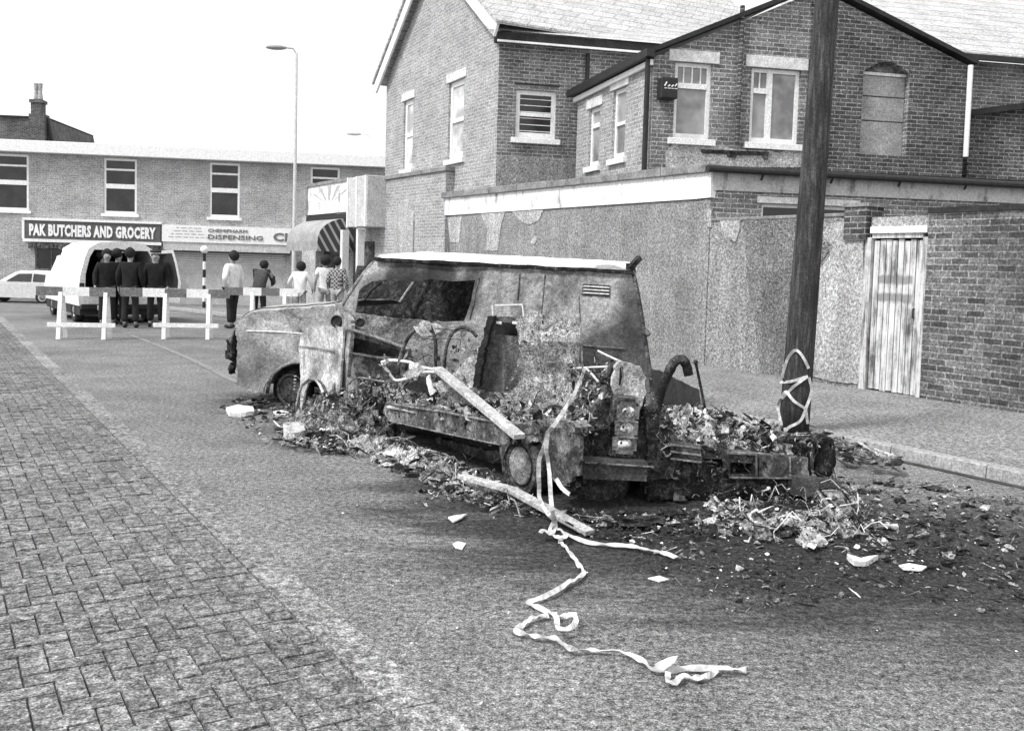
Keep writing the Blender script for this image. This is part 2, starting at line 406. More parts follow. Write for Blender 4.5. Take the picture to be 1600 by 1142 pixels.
# right-hand pavement: kerb face then slab strip up to the walls
KB = G(1558, 752); KB.z = 0
def KP(s, t, z): p = KB + SD*s + SP*t; return Vector((p.x, p.y, z+gz(p.x, p.y)))
mb = MB()
n = 60
def kf(u, v):
    s = -8+38*u; return [KP(s, 0, -.02), KP(s, .012, .10), KP(s, .03, .112), KP(s, .13, .112)][int(round(v*3))]
s = -8.
while s < 30:
    e = s+.9
    A = [KP(s+.004, 0, -.02), KP(s+.004, .012, .10), KP(s+.004, .03, .112), KP(s+.004, .13, .112), KP(s+.004, .13, -.02)]
    Bq = [KP(e-.004, 0, -.02), KP(e-.004, .012, .10), KP(e-.004, .03, .112), KP(e-.004, .13, .112), KP(e-.004, .13, -.02)]
    mb.add(A+Bq, [(i, i+1, i+6, i+5) for i in range(4)]+[(4, 3, 2, 1, 0), (5, 6, 7, 8, 9)]); s = e
struct('kerb', mb, M_['kerbstone'])
mb = MB(); mb.grid(lambda u, v: KP(-8+38*u, -.001-(.09+.05*noise.noise(Vector((u*60, 0, 0))))*v, .006), 200, 1); struct('gutter_strip', mb, M_['gutter'])  # narrow dark strip along the kerb base, setting off the kerb line
mb = MB(); mb.grid(lambda u, v: KP(-8+38*u, .134+6*v, .108+.006*noise.noise(Vector((u*40, v*9, 0)))), 60, 8)
struct('pavement', mb, M_['pave'])
# faded road markings
def gline(name, pts, w, z=.006):
    m = MB(); P = [G(x, y) for x, y in pts]; Q = []
    for i in range(len(P)-1):
        for k in range(6): Q.append(P[i].lerp(P[i+1], k/6))
    Q.append(P[-1]); L = []; Rr = []
    for i, p in enumerate(Q):
        d = (Q[min(i+1, len(Q)-1)]-Q[max(i-1, 0)]).normalized(); x = Vector((d.y, -d.x, 0))*w/2
        L.append(Vector((p.x, p.y, z))-x); Rr.append(Vector((p.x, p.y, z))+x)
    m.add(L+Rr, [(i, i+1, len(Q)+i+1, len(Q)+i) for i in range(len(Q)-1)])
    return struct(name, m, M_['line'])
gline('road_marking', [(205, 524), (250, 541), (300, 562), (350, 588), (372, 598)], .10)
def patch(root, name, fr, px, mat, y=-.012, yy=.02, label=None):
    q = [fr(x, y_) for x, y_ in px]; o = MB().slab([tuple(p) for p in q], y0=y, y1=yy).build(name, M_[mat], root, fr.M)
    if label: o['label'] = label
    return o
# ------------------------------------------------------------ street wall and yard
LW = Frame(G(692, 517), 148.2)
FA = 80.
def building(name, fr, u, label, cat, group=None):
    p = fr.w(u, 0); return thing(name, (p.x, p.y, 0), label, cat, group)
def fpoly(fr, pts, off=0): return [fr(x, y, off) for x, y in pts]
# the long roughcast wall with its whitewashed band
u12 = LW(1112, 262)[0]
zt = 3.34
lw = building('yard_building', LW, 4, 'long flat-roofed outbuilding of pebbledash with a flaking whitewashed band under its coping', 'outbuilding')
LF = Frame(LW.w(u12, 0), FA)
mb = MB(); mb.slab(rr(-.02, -.6, u12, 2.78), y0=0, y1=.25)
mb.box(0, .25, 0, 2.2, -.4, 3.2, 0)
mb.build('flank_wall', M_['rough'], lw, LW.M)
MB().slab([(0, 2.8)]+[(i*.25, 2.79+.03*noise.noise(Vector((i, 0, 0)))) for i in range(1, int(u12/.25))]+[(u12+.03, 2.8), (u12+.03, 3.2), (0, 3.2)], y0=-.03, y1=.2).build('whitewashed_band', M_['wash'], lw, LW.M)
mb = MB(); u = -.1
while u < u12:
    e = min(u+1.15, u12+.12); mb.box(u+.006, e-.006, -.09, .32, 3.203, 3.34+random.uniform(-.006, .006)); u = e
mb.build('coping', M_['coping'], lw, LW.M, bevel=.012)
# its yard front, facing the camera
uR = LF(1600, 300)[0]+4
win = [LF(1190, 322), LF(1330, 335)]
lin = [LF(1183, 303), LF(1343, 322)]
MB().slab(rr(0, -.4, uR, 2.97), [rr(win[0][0], 2.2, win[1][0], lin[1][1]-.02)], y0=0, y1=.25).build('yard_front_wall', M_['brick_mid'], lw, LF.M)
MB().slab(rr(-.02, 2.92, uR, 3.22), y0=-.025, y1=.2).build('yard_front_band', M_['wash_dirty'], lw, LF.M)
mb = MB(); mb.box(-.1, uR, -.12, 3.2, 3.222, 3.30); mb.build('flat_roof', M_['tar'], lw, LF.M)
mb = MB(); mb.tube([(-.12, -.16, 3.24), (uR, -.16, 3.19)], .055, 10); [mb.bar((k, -.11, 3.1), (k, -.2, 3.22), .03, .02) for k in (.8, 2., 3.2, 4.4, 5.6)]
mb.build('gutter', M_['dark'], lw, LF.M)
mb = MB(); mb.box(lin[0][0], lin[1][0], -.03, .1, lin[1][1]-.02, lin[0][1]-.04); mb.build('lintel', M_['stone'], lw, LF.M, bevel=.008)
# window helper: frame part with pane(s), sill and lintel
def window(root, fr, u0, z0, u1, z1, style='sash', sill=True, lintel=None, pane='glass', rec=.09, fm='white', ft=.055, lh=.2):
    m = MB(); a, b = rec-.03, rec+.03
    m.box(u0, u0+ft, a, b, z0, z1); m.box(u1-ft, u1, a, b, z0, z1); m.box(u0+ft, u1-ft, a, b, z1-ft, z1); m.box(u0+ft, u1-ft, a, b, z0, z0+ft*1.3)
    H = z1-z0; W = u1-u0
    def hb(z, t=ft*.8, x0=u0+ft, x1=u1-ft, d=0): m.box(x0, x1, a-.01+d, b-.015, z-t/2, z+t/2)
    def vb(x, z_0, z_1, t=ft*.6): m.box(x-t/2, x+t/2, a+.006, b-.008, z_0, z_1)
    if style == 'sash': hb(z0+H*.5)
    if style == 'top': hb(z0+H*.7, ft*1.2)
    if style == 'toplead':
        hb(z0+H*.7, ft*1.3)
        for k in (.27, .5, .73): vb(u0+W*k, z0+H*.74, z1-ft, .02)
    if style == 'casement':
        vb(u0+W*.4, z0+ft, z1-ft, ft*1.6); hb(z0+H*.7, ft*1.3, u0+ft, u0+W*.4-ft*.5)
        for k in (.2,): vb(u0+W*k, z0+H*.74, z1-ft, .02)
    if style == 'far': hb(z0+H*.5, ft*2.2); hb(z0+H*.8, ft*.9)
    if style == 'mul': vb(u0+W*.5, z0+ft, z1-ft); hb(z0+H*.5)
    wf = m.build('window', M_[fm], root, fr.M)
    MB().box(u0+ft*.7, u1-ft*.7, rec+.002, rec+.01, z0+ft*.7, z1-ft*.7).build('pane', M_[pane], wf, fr.M)
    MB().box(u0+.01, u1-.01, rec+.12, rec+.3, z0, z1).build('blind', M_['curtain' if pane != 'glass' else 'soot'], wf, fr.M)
    if sill: MB().box(u0-.1, u1+.1, -.07, rec-.032, z0-.12, z0-.002).build('sill', M_['stone' if fm != 'white' else 'white'], root, fr.M, bevel=.008)
    if lintel: MB().box(u0-.13, u1+.13, -.03, rec+.05, z1+.004, z1+lh).build('lintel', M_[lintel], root, fr.M, bevel=.008)
    return wf
yw = window(lw, LF, win[0][0], 2.2, win[1][0], lin[1][1]-.022, 'mul', False)
for q in ([(800, 330), (850, 328), (842, 345), (826, 352), (812, 344)], [(752, 334), (790, 331), (784, 350), (778, 392), (758, 392), (762, 360)], [(828, 380), (836, 368), (840, 372), (836, 382)], [(1105, 328), (1112, 326), (1112, 356), (1107, 354)], [(700, 340), (722, 339), (718, 380), (704, 378)]):
    patch(lw, 'render_patch', LW, q, 'rough_pale', -.014)
# ------------------------------------------------------------ high block at the far end of the wall
ub = LW(590, 300)[0]
bl = building('end_block', LW, -1.5, 'tall brick block at the left end of the long wall, with a blocked arched doorway', 'outbuilding')
MB().slab(rr(ub, -.6, -.03, 3.86), y0=0, y1=2.6).build('wall', M_['brick_far'], bl, LW.M)
MB().box(ub-.04, 0.03, -.05, 2.66, 3.864, 3.97).build('coping', M_['coping'], bl, LW.M, bevel=.01)
a = LW(617, 385); b = LW(648, 335)
pts = [(a[0], a[1]-1.5), (b[0], a[1]-1.5)]+[(b[0]-(b[0]-a[0])*(k/8), b[1]+.42*math.sin(math.pi*k/8)) for k in range(9)]
MB().slab(pts, y0=-.035, y1=.05).build('blocked_doorway', M_['rough_pale'], bl, LW.M)
# ------------------------------------------------------------ low yard wall along the pavement, door
u45 = LW(1345, 500)[0]; ud0 = LW(1352, 500)[0]; ud1 = LW(1441, 500)[0]; uend = LW(1600, 500)[0]+3.2
yz = 2.42
y1 = building('yard_wall', LW, u12+1.5, 'grey roughcast yard wall with patches of missing render left of the plank door', 'wall')
MB().slab(rr(u12+.02, -.2, ud0-.08, yz), y0=.005, y1=.24).build('render_face', M_['rough'], y1, LW.M)
m = MB(); m.box(u12+.05, ud0-.35, -.015, .27, yz+.002, yz+.05); m.build('coping', M_['coping'], y1, LW.M, bevel=.01)
patch(y1, 'render_patch', LW, [(1126, 345), (1158, 342), (1156, 360), (1150, 378), (1142, 374), (1134, 362), (1128, 356)], 'rough_pale')
patch(y1, 'smooth_render', LW, [(1296, 352), (1310, 346), (1322, 346), (1330, 356), (1340, 364), (1350, 368), (1349, 440), (1346, 520), (1342, 600), (1300, 596), (1264, 586), (1266, 540), (1268, 480), (1275, 430), (1290, 410), (1301, 396), (1302, 384), (1292, 376), (1286, 362)], 'rough_pale')
patch(y1, 'dark_render', LW, [(1162, 342), (1290, 334), (1284, 350), (1284, 372), (1296, 392), (1272, 425), (1262, 500), (1262, 605), (1190, 596), (1178, 500), (1168, 430)], 'rough_dark', -.006)
MB().box(LW(1320, 400)[0], ud0-.02, -.05, .3, yz-.32, yz+.12).build('brick_pier', M_['brick_dark'], y1, LW.M)
MB().box(LW(1318, 400)[0], ud0+.02, -.07, .33, yz+.122, yz+.17).build('pier_cap', M_['coping'], y1, LW.M)
# yard doorway
zd = LW(1400, 372)[1]
dr = building('yard_door', LW, (ud0+ud1)/2, 'peeling white plank door standing in the yard wall beyond the leaning pole', 'door')
m = MB(); n = 8
for k in range(n):
    x0 = ud0+.06+(ud1-ud0-.12)*k/n; x1 = ud0+.06+(ud1-ud0-.12)*(k+1)/n
    m.box(x0+.006, x1-.006, .03+random.uniform(0, .006), .06, .11+random.uniform(0, .02), zd-.02+random.uniform(-.02, .01))
mt = Mat('peeling white planks', .9)
s1 = mt.noise(5, 7, .75, stretch=(3.5, 1, .28)); s2 = mt.noise(3, 4, .7)
cc = mt.ramp(mt.math('ADD', mt.math('MULTIPLY', s1, .7), mt.math('MULTIPLY', s2, .3)), [(.38, .08), (.46, .3), (.53, .62), (.7, .78)])
for zc_, hh in ((LW(1390, 437)[1], .06), (LW(1390, 465)[1], .045)):
    sp = mt.n('ShaderNodeSeparateXYZ'); mt.l(mt.tc.outputs['Object'], sp.inputs[0])
    dd = mt.math('ABSOLUTE', mt.math('SUBTRACT', sp.outputs[2], zc_)); dx = mt.math('ABSOLUTE', mt.math('SUBTRACT', sp.outputs[0], (ud0+ud1)/2-.02))
    mk = mt.math('MULTIPLY', mt.ramp(mt.math('ADD', dd, mt.math('MULTIPLY', mt.noise(9, 4), .1)), [(.09, 1.), (.125, 0.)]), mt.ramp(dx, [(.24, 1.), (.28, 0.)]))
    cc = mt.mix(mt.math('MULTIPLY', mk, .75), cc, .16)
mt.col(cc); mt.bump(s1, .6, .006); M_['door'] = mt.m
m.build('planks', M_['door'], dr, LW.M)
m = MB(); m.box(ud0-.06, ud0+.045, -.01, .1, .1, zd+.01); m.box(ud1-.045, ud1+.02, -.005, .1, .1, zd+.01); m.box(ud0+.045, ud1-.045, .0, .1, zd, zd+.06)
m.build('door_frame', M_['door'], dr, LW.M)
m = MB(); m.box(ud0-.02, ud1+.02, .1, .13, -.1, zd+.1); m.build('door_backing', M_['soot'], dr, LW.M)
m = MB(); m.tube([(ud1-.14, .03, 1.1), (ud1-.14, 0, 1.1), (ud1-.14, 0, 1.22), (ud1-.14, .03, 1.22)], .009); m.build('handle', M_['dark'], dr, LW.M)
zl = LW(1410, 336)[1]
y2 = building('brick_yard_wall', LW, ud1+1.6, 'dark weathered brick yard wall with bonded courses right of the plank door', 'wall')
MB().slab([(ud1+.03, -.2), (uend, -.2), (uend, yz), (ud1+.03, yz)], y0=-.02, y1=.24).build('brickwork', M_['brick_yard'], y2, LW.M)
MB().box(ud1+.03, uend, -.045, .27, yz+.002, yz+.07).build('coping', M_['tar'], y2, LW.M)
MB().box(ud0-.02+.045, ud1+.028, 0, .24, zd+.1, zl-.02).build('lintel_course', M_['rough_pale'], y2, LW.M)
MB().box(ud0+.03, ud1+.02, -.03, .1, zd+.064, zd+.15).build('door_head', M_['white'], y2, LW.M)
# ------------------------------------------------------------ the houses behind
def house_face(root, name, fr, poly, holes, mat, t=.3, y0=0.): return MB().slab(poly, holes, y0=y0, y1=t).build(name, M_[mat], root, fr.M)
# gable house
c1 = D(771, 415, 21.0)
H1 = Frame(c1, 180-27)              # long side to the street, local x towards the camera
hs = thing('gabled_house', (c1.x, c1.y, 0), 'tall brick gabled house with two narrow white sash windows facing the street', 'house')
uL = H1(601, 300)[0]
zeR = H1(770, 72)[1]; zeL = H1(599, 112)[1]; ze = (zeR+zeL)/2
wins = []
for (xa, ya, xb, yb) in ((629, 268, 646, 156), (699, 250, 726, 118)):
    p = H1(xa, ya); q = H1(xb, yb); wins.append((p[0], p[1], q[0], q[1]))
# both rows on one height
z0 = (wins[0][1]+wins[1][1])/2; z1 = (wins[0][3]+wins[1][3])/2
apex = (uL*.5, ze+2.6)
house_face(hs, 'gable_wall', H1, [(uL, 0), (0, 0), (0, ze), apex, (uL, ze)], [rr(w_[0], z0, w_[2], z1) for w_ in wins], 'brick_far')  # paler brick than the side wall: its lit face put into the colour
for w_ in wins: window(hs, H1, w_[0], z0, w_[2], z1, 'sash', True, 'stone', 'sheen', ft=.12, lh=.22)
m = MB()
for (a, b) in (((uL-.35, ze-.35), apex), (apex, (.3, ze-.3))):
    a = Vector((a[0], -.22, a[1]+.15)); b = Vector((b[0], -.22, b[1]+.15)); m.bar(a, b, .06, .3)
m.build('bargeboard', M_['white'], hs, H1.M)
m = MB()
for s_, e_ in (((uL-.45, ze-.35), (uL*.5, ze+2.72)), ((.45, ze-.35), (uL*.5, ze+2.72))):
    m.add([(s_[0], -.3, s_[1]+.3), (e_[0], -.3, e_[1]+.2), (e_[0], 9, e_[1]+.2), (s_[0], 9, s_[1]+.3), (s_[0], -.3, s_[1]+.38), (e_[0], -.3, e_[1]+.28), (e_[0], 9, e_[1]+.28), (s_[0], 9, s_[1]+.38)],
          [(0, 1, 2, 3), (4, 7, 6, 5), (0, 4, 5, 1), (1, 5, 6, 2), (2, 6, 7, 3), (3, 7, 4, 0)])
m.build('roof', M_['slate'], hs, H1.M)
H1F = Frame(c1, 63+14)               # its side towards the camera
p = H1F(805, 215); q = H1F(870, 144)
uA = H1F(1016, 300)[0]
zA = H1F(900, 84)[1]
house_face(hs, 'side_wall', H1F, rr(0, 0, uA+1.5, zA+.1), [rr(p[0], p[1], q[0], q[1])], 'brick_mid')  # darker brick than the gable: its shaded face put into the colour
window(hs, H1F, p[0], p[1], q[0], q[1], 'sash', True, None, 'glass', ft=.1)
m = MB()
for k in range(9): m.box(p[0]+.1, q[0]-.1, .075, .083, p[1]+.16+k*.14, p[1]+.175+k*.14)
m.build('blind_slats', M_['white'], hs, H1F.M)
MB().box(p[0]-.05, q[0]+.05, -.012, .02, q[1]+.1, q[1]+.14).build('drip_course', M_['dark'], hs, H1F.M)
MB().slab(rr(.02, 2.5, uA+1.5, p[1]-.42), y0=-.03, y1=.0).build('rendered_base', M_['rough'], hs, H1F.M)
m = MB(); m.box(-.1, uA+2, -.25, .1, zA+.104, zA+.28); m.build('eaves', M_['tar'], hs, H1F.M)
m = MB(); m.box(-.1, uA+2, -.3, -.24, zA+.06, zA+.1); m.build('eaves_board', M_['white'], hs, H1F.M)
m = MB(); m.add([(-.3, -.3, zA+.3), (uA+2, -.3, zA+.3), (uA+2, 4, zA+2.2), (-.3, 4, zA+2.2)], [(0, 1, 2, 3)]); m.build('back_roof', M_['slate'], hs, H1F.M)
up = H1F(913, 200)[0]
MB().tube([(up, -.09, zA), (up, -.09, 3.2)], .05).build('downpipe', M_['dark'], hs, H1F.M)
# rear wing
c2 = D(1010, 420, 17.5)
H2 = Frame(c2, 180-17.7)
wg = thing('brick_wing', (c2.x, c2.y, 0), 'brick rear wing with a steep dark gutter, four white windows and an arched boarded opening', 'house')
u2 = H2(900, 250)[0]
gA = H2(1008, 100); gB = H2(899, 152)
hol = []
for (xa, ya, xb, yb) in ((918, 262, 938, 165), (955, 250, 979, 134)):
    p = H2(xa, ya); q = H2(xb, yb); hol.append((p[0], p[1], q[0], q[1]))
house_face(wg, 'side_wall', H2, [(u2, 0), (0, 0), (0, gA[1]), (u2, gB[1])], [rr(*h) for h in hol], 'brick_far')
window(wg, H2, *hol[0], 'top', True, 'stone', 'curtain', ft=.08)
window(wg, H2, *hol[1], 'sash', True, 'stone', 'curtain', ft=.08)
m = MB(); m.bar((u2-.2, -.12, gB[1]+.06), (.12, -.12, gA[1]+.1), .16, .14); m.build('gutter', M_['dark'], wg, H2.M)
m = MB(); m.bar((u2-.1, -.05, gB[1]-.09), (.02, -.05, gA[1]-.05), .06, .1); m.build('fascia_board', M_['white'], wg, H2.M)
m = MB(); m.tube([(-.04, -.1, gA[1]), (-.04, -.1, 3.4)], .05); m.build('downpipe', M_['dark'], wg, H2.M)
m = MB(); m.add([(u2-.2, -.1, gB[1]+.14), (.1, -.1, gA[1]+.18), (.1, 3, gA[1]+1.5), (u2-.2, 3, gB[1]+1.5)], [(0, 1, 2, 3)]); m.build('roof', M_['slate'], wg, H2.M)
HF = Frame(c2, FA-1.5)
uE = HF(1506, 200)[0]
def hrect(x0, y0, x1, y1): p = HF(x0, y0); q = HF(x1, y1); return (p[0], p[1], q[0], q[1])
w1 = hrect(1051, 217, 1113, 104); w2 = hrect(1170, 221, 1252, 108); ar = hrect(1342, 241, 1422, 118)
z1 = (w1[3]+w2[3])/2; z0 = (w1[1]+w2[1])/2; w1 = (w1[0], z0, w1[2], z1); w2 = (w2[0], z0, w2[2], z1)
arch = [(ar[0], ar[1]), (ar[2], ar[1])]+[(ar[2]-(ar[2]-ar[0])*k/10, ar[3]+.22*math.sin(math.pi*k/10)) for k in range(11)]
zt0 = HF(1040, 88)[1]
r1 = HF(1440, 66)[0]
apx = ((0+uE)*.5, zt0+1.9)
house_face(wg, 'rear_wall', HF, [(0, 0), (uE, 0), (uE, HF(1506, 102)[1]), (r1, HF(1440, 66)[1]), ((uE)/2, HF(1440, 66)[1]+(HF(1440, 66)[1]-HF(1506, 102)[1])/(uE-r1)*(r1-uE/2)), (0, gA[1]+.05)], [rr(*w1), rr(*w2), arch], 'brick_mid')
window(wg, HF, *w1, 'toplead', True, 'stone', 'curtain', ft=.075, lh=.22)
window(wg, HF, *w2, 'casement', True, 'stone', 'curtain', ft=.075, lh=.22)
m = MB(); zap = HF(1440, 66)[1]+(HF(1440, 66)[1]-HF(1506, 102)[1])/(uE-r1)*(r1-uE/2)
for s_ in ((-.15, gA[1]+.02), (uE+.15, HF(1506, 102)[1]-.05)): m.bar((s_[0], .1, s_[1]+.1), (uE/2, .1, zap+.1), .45, .08)
m.build('verge', M_['tar'], wg, HF.M)
# arched opening boarded with sheets
m = MB(); hh = ar[3]-ar[1]
for a_, b_ in ((0, .42), (.425, .72), (.725, .98)): m.box(ar[0]+.01, ar[2]-.01, .14, .17, ar[1]+hh*a_+.02, ar[1]+hh*b_)
m.build('boarding', M_['greysheet'], wg, HF.M)
MB().box(ar[0]+.01, ar[2]-.01, .172, .2, ar[1], ar[3]+.3).build('boarding_back', M_['steel'], wg, HF.M)
MB().box(ar[0]+.01, ar[2]-.01, .11, .15, ar[1]+hh*.985, ar[1]+hh*1.02).build('ledge', M_['pale'], wg, HF.M)
# sooty darker brick right of the pole, render under the windows
ud = HF(1262, 150)[0]
MB().slab([(ud, 3.), (uE-.003, 3.), (uE-.003, HF(1506, 104)[1]), (r1, HF(1440, 69)[1]), (ud, zt0+1.2)], [[(x, z) for x, z in arch]], y0=-.02, y1=-.002).build('sooty_brick_facing', M_['brick_dark'], wg, HF.M)
rb = [HF(x, y) for x, y in ((1040, 262), (1260, 262), (1256, 238), (1240, 229), (1215, 240), (1205, 236), (1150, 234), (1120, 228), (1050, 226), (1040, 240))]
MB().slab([tuple(p) for p in rb], y0=-.025, y1=0).build('render_skirt', M_['rough_pale'], wg, HF.M)
patch(wg, 'exposed_beam', HF, [(1094, 234), (1200, 238), (1198, 250), (1192, 250), (1190, 243), (1150, 243), (1148, 247), (1136, 246), (1134, 241), (1096, 240)], 'char', -.045, -.02)
up = HF(1152, 150)[0]; MB().tube([(up, -.07, zt0+1), (up, -.07, HF(1150, 225)[1])], .045).build('downpipe', M_['brick_dark'], wg, HF.M)
b_ = hrect(1025, 157, 1052, 126)
m = MB(); m.box(b_[0], b_[2], -.26, -.02, b_[1], b_[3]); o = m.build('alarm_box', M_['dark'], wg, HF.M, bevel=.02)
m = MB(); x = b_[0]+.06
for k, (a1, b1) in enumerate(((0, .09), (.03, .03), (.03, .03), (.0, .06))):
    m.bar((x+k*.065, -.265, b_[3]-.16-a1*.3), (x+k*.065+.04, -.265, b_[3]-.16+b1*.8), .005, .022)
    m.bar((x+k*.065, -.265, b_[3]-.2), (x+k*.065+.05, -.265, b_[3]-.2), .005, .012)
m.build('badge', M_['white'], o, HF.M)
# back corner: white downpipe, further wall, pale roof slope
m = MB(); m.tube([HF.w(uE-.0, HF(1510, 104)[1], -.1), HF.w(uE+.0, HF(1500, 246)[1], -.1)], .05); m.build('downpipe', M_['white'], wg)
bk = thing('back_house', tuple(HF.w(uE+2, 0, 1.2)), 'dark brick back house with a pale tiled roof slope at the top right', 'house')
HB = Frame(HF.w(0, 0, 1.2), FA-1.5)
zb = HB(1530, 96)[1]
MB().slab(rr(uE-1.6, 0, uE+9, zb), y0=0, y1=.3).build('wall', M_['brick_mid'], bk, HB.M)
m = MB(); q = HB(1512, 96)[0]
m.add([(r1-.9, -.25, zb+.04), (uE+9, -.25, zb+.04), (uE+9, 3.6, zb+2.6), (r1-2.2, 3.6, zb+2.6)], [(0, 1, 2, 3)]); m.box(r1-.5, uE+9, -.28, -.2, zb-.02, zb+.1)
m.build('roof', M_['slate'], bk, HB.M)
MB().box(uE-.5, uE+9, -.36, -.283, zb-.06, zb+.05).build('gutter', M_['dark'], bk, HB.M)
a = HB(1516, 180, -.8); b = HB(1562, 168, -.8)
m = MB(); m.slab([(a[0], 2.5), (uE+8, 2.5), (uE+8, b[1]+1.1), (a[0], a[1])], y0=-.8, y1=-.01); m.build('lean_to', M_['brick_dark'], bk, HB.M)
m = MB(); m.bar((a[0]-.1, -.85, a[1]+.02), (uE+8, -.85, b[1]+1.15), .2, .12); m.build('lean_to_roof', M_['tar'], bk, HB.M)
# ------------------------------------------------------------ parade of shops across the far end
c3 = D(300, 402, 41.5)
P3 = Frame(c3, 81.5)
sh = thing('shop_parade', (c3.x, c3.y, gz(c3.x, c3.y)), 'two-storey brick shop parade with a white roof fascia across the far end', 'shop building')
zr = (P3(40, 239)[1]+P3(560, 261)[1])/2; zr2 = zr+.5
uW, uX = P3(-40, 300)[0]-8, P3(640, 300)[0]+6
hol = []
for (xa, ya, xb, yb) in ((162, 333, 214, 246), (327, 340, 375, 257), (484, 348, 531, 265)):
    p = P3(xa, ya); q = P3(xb, yb); hol.append([p[0], p[1], q[0], q[1]])
zb0 = sum(h[1] for h in hol[:2])/2; zb1 = sum(h[3] for h in hol)/3
hol = [(h[0], zb0, h[2], zb1) for h in hol]
hol.insert(0, (hol[0][0]-(hol[1][0]-hol[0][0]), zb0, hol[0][2]-(hol[1][0]-hol[0][0]), zb1))
zfs = (P3(42, 345)[1]+P3(456, 357)[1])/2; zfb = (P3(42, 373)[1]+P3(250, 379)[1])/2; zsb = P3(440, 398)[1]
s0 = P3(42, 360)[0]; s1_ = P3(253, 360)[0]; s2 = P3(456, 360)[0]
shopw = rr(P3(55, 400)[0], -.1, P3(104, 400)[0], P3(80, 384)[1]); shutr = rr(s1_+.12, -.5, s2-.3, zsb)
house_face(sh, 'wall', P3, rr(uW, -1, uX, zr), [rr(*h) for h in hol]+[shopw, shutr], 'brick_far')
for i, h in enumerate(hol):
    wf = window(sh, P3, *h, 'far', True, None, 'glass', ft=.09, rec=.07)
m = MB(); m.box(uW, uX, -.35, 8, zr+.004, zr2); m.build('roof_fascia', M_['white'], sh, P3.M, bevel=.02)
m = MB(); m.box(P3(330, 240)[0], P3(500, 250)[0], 3, 6, zr2+.003, zr2+.3); m.build('roof_box', M_['white'], sh, P3.M)
o = MB().box(s0, s1_, -.28, -.005, zfb, zfs).build('butcher_sign', plain('red sign board', .1, .5, 0, .15, 5, 40), sh, P3.M)
m = MB(); m.box(s0-.06, s1_+.04, -.33, -.0, zfs, zfs+.1); m.box(s0-.06, s1_+.04, -.33, -.0, zfb-.13, zfb-.003); m.box(s0-.1, s0-.001, -.3, 0, zfb, zfs-.003); m.build('sign_border', M_['white'], o, P3.M)
def text(body, fr, u, z, h, wid, off, mat, parent, bold=.0, name='lettering', sp=1.0, res=2):
    cu = bpy.data.curves.new(name, 'FONT'); cu.body = body; cu.size = 1; cu.extrude = .012; cu.offset = bold; cu.resolution_u = res; cu.space_character = sp
    o = bpy.data.objects.new(name, cu); S.collection.objects.link(o); bpy.context.view_layer.update()
    d = o.dimensions; bb = [Vector(c) for c in o.bound_box]; x0 = min(b.x for b in bb); y0 = min(b.y for b in bb)
    sx = wid/d.x; sy = h/d.y
    dg = bpy.context.evaluated_depsgraph_get(); me = bpy.data.meshes.new_from_object(o.evaluated_get(dg))
    bpy.data.objects.remove(o)
    for v in me.vertices: v.co = Vector((u+(v.co.x-x0)*sx, off-v.co.z, z+(v.co.y-y0)*sy))
    me.materials.clear(); me.materials.append(mat)
    o = bpy.data.objects.new(name, me); S.collection.objects.link(o); par(o, parent, fr.M); return o
W_ = s1_-s0
text('PAK BUTCHERS AND GROCERY', P3, s0+.035*W_, zfb+.12, (zfs-zfb)*.66, W_*.93, -.3, M_['white'], o, .055, sp=1.12)
o = MB().box(s1_+.06, s2+.25, -.3, -.005, zsb+.42, zfs).build('chemist_sign', M_['white'], sh, P3.M)
gl = plain('grey lettering', .14, .6); gl2 = plain('faint lettering', .4, .6)
WC = s2-s1_; zc = zsb+.42; hC = zfs-zc
text('DISPENSING', P3, s1_+WC*.36, zc+hC*.23, hC*.27, WC*.42, -.32, gl, o, .012)
text('CHEMIPHARM', P3, s1_+WC*.36, zc+hC*.64, hC*.2, WC*.3, -.32, gl, o, .0)
text('CHEMIST', P3, s1_+WC*.86, zc+hC*.22, hC*.5, WC*.5, -.32, gl, o, .03)
m = MB()
for r_ in range(4):
    x = s1_+WC*(.12-.02*r_)
    while x < s1_+WC*(.27+.03*r_):
        l_ = random.uniform(.1, .3); m.box(x, x+l_, -.31, -.3, zc+hC*(.82-.18*r_), zc+hC*(.87-.18*r_)); x += l_+.07
m.build('small_print', gl2, o, P3.M)
m = MB(); m.box(s1_+.1, s2-.05, -.26, -.003, zsb+.06, zsb+.415); m.build('shutter_box', M_['panelgrey'], sh, P3.M)
m = MB(); z = -.5
while z < zsb: m.box(s1_+.13, s2-.31, .1, .12 if int(z*10) % 2 else .125, z, z+.095); z += .1
m.build('shutter', M_['shutter'], sh, P3.M)
m = MB(); m.box(s1_+.1, s2-.05, -.3, .0, zsb-.03, zsb+.055); m.build('shutter_shade_bar', M_['dark'], sh, P3.M)  # black bar standing in for the shade under the shutter box
wf = window(sh, P3, shopw[0][0], shopw[0][1], shopw[1][0], shopw[2][1], 'mul', False, None, 'glass', ft=.07, fm='steel')
m = MB(); z_ = zfb-.3
x = P3(52, 380)[0]
while x < s1_-.1: m.box(x, x+.15, -.6, -.1, z_-.1+random.uniform(-.02, .02), z_+.12); x += .17
o = m.build('rolled_awning', M_['steeldark'], sh, P3.M)
MB().box(P3(100, 400)[0], P3(118, 400)[0], -.06, .0, -1, zfb-.3).build('pilaster', M_['rough'], sh, P3.M)
MB().box(P3(245, 400)[0], P3(256, 400)[0], -.12, .0, -1, zfb-.16).build('pilaster', M_['rough_pale'], sh, P3.M)
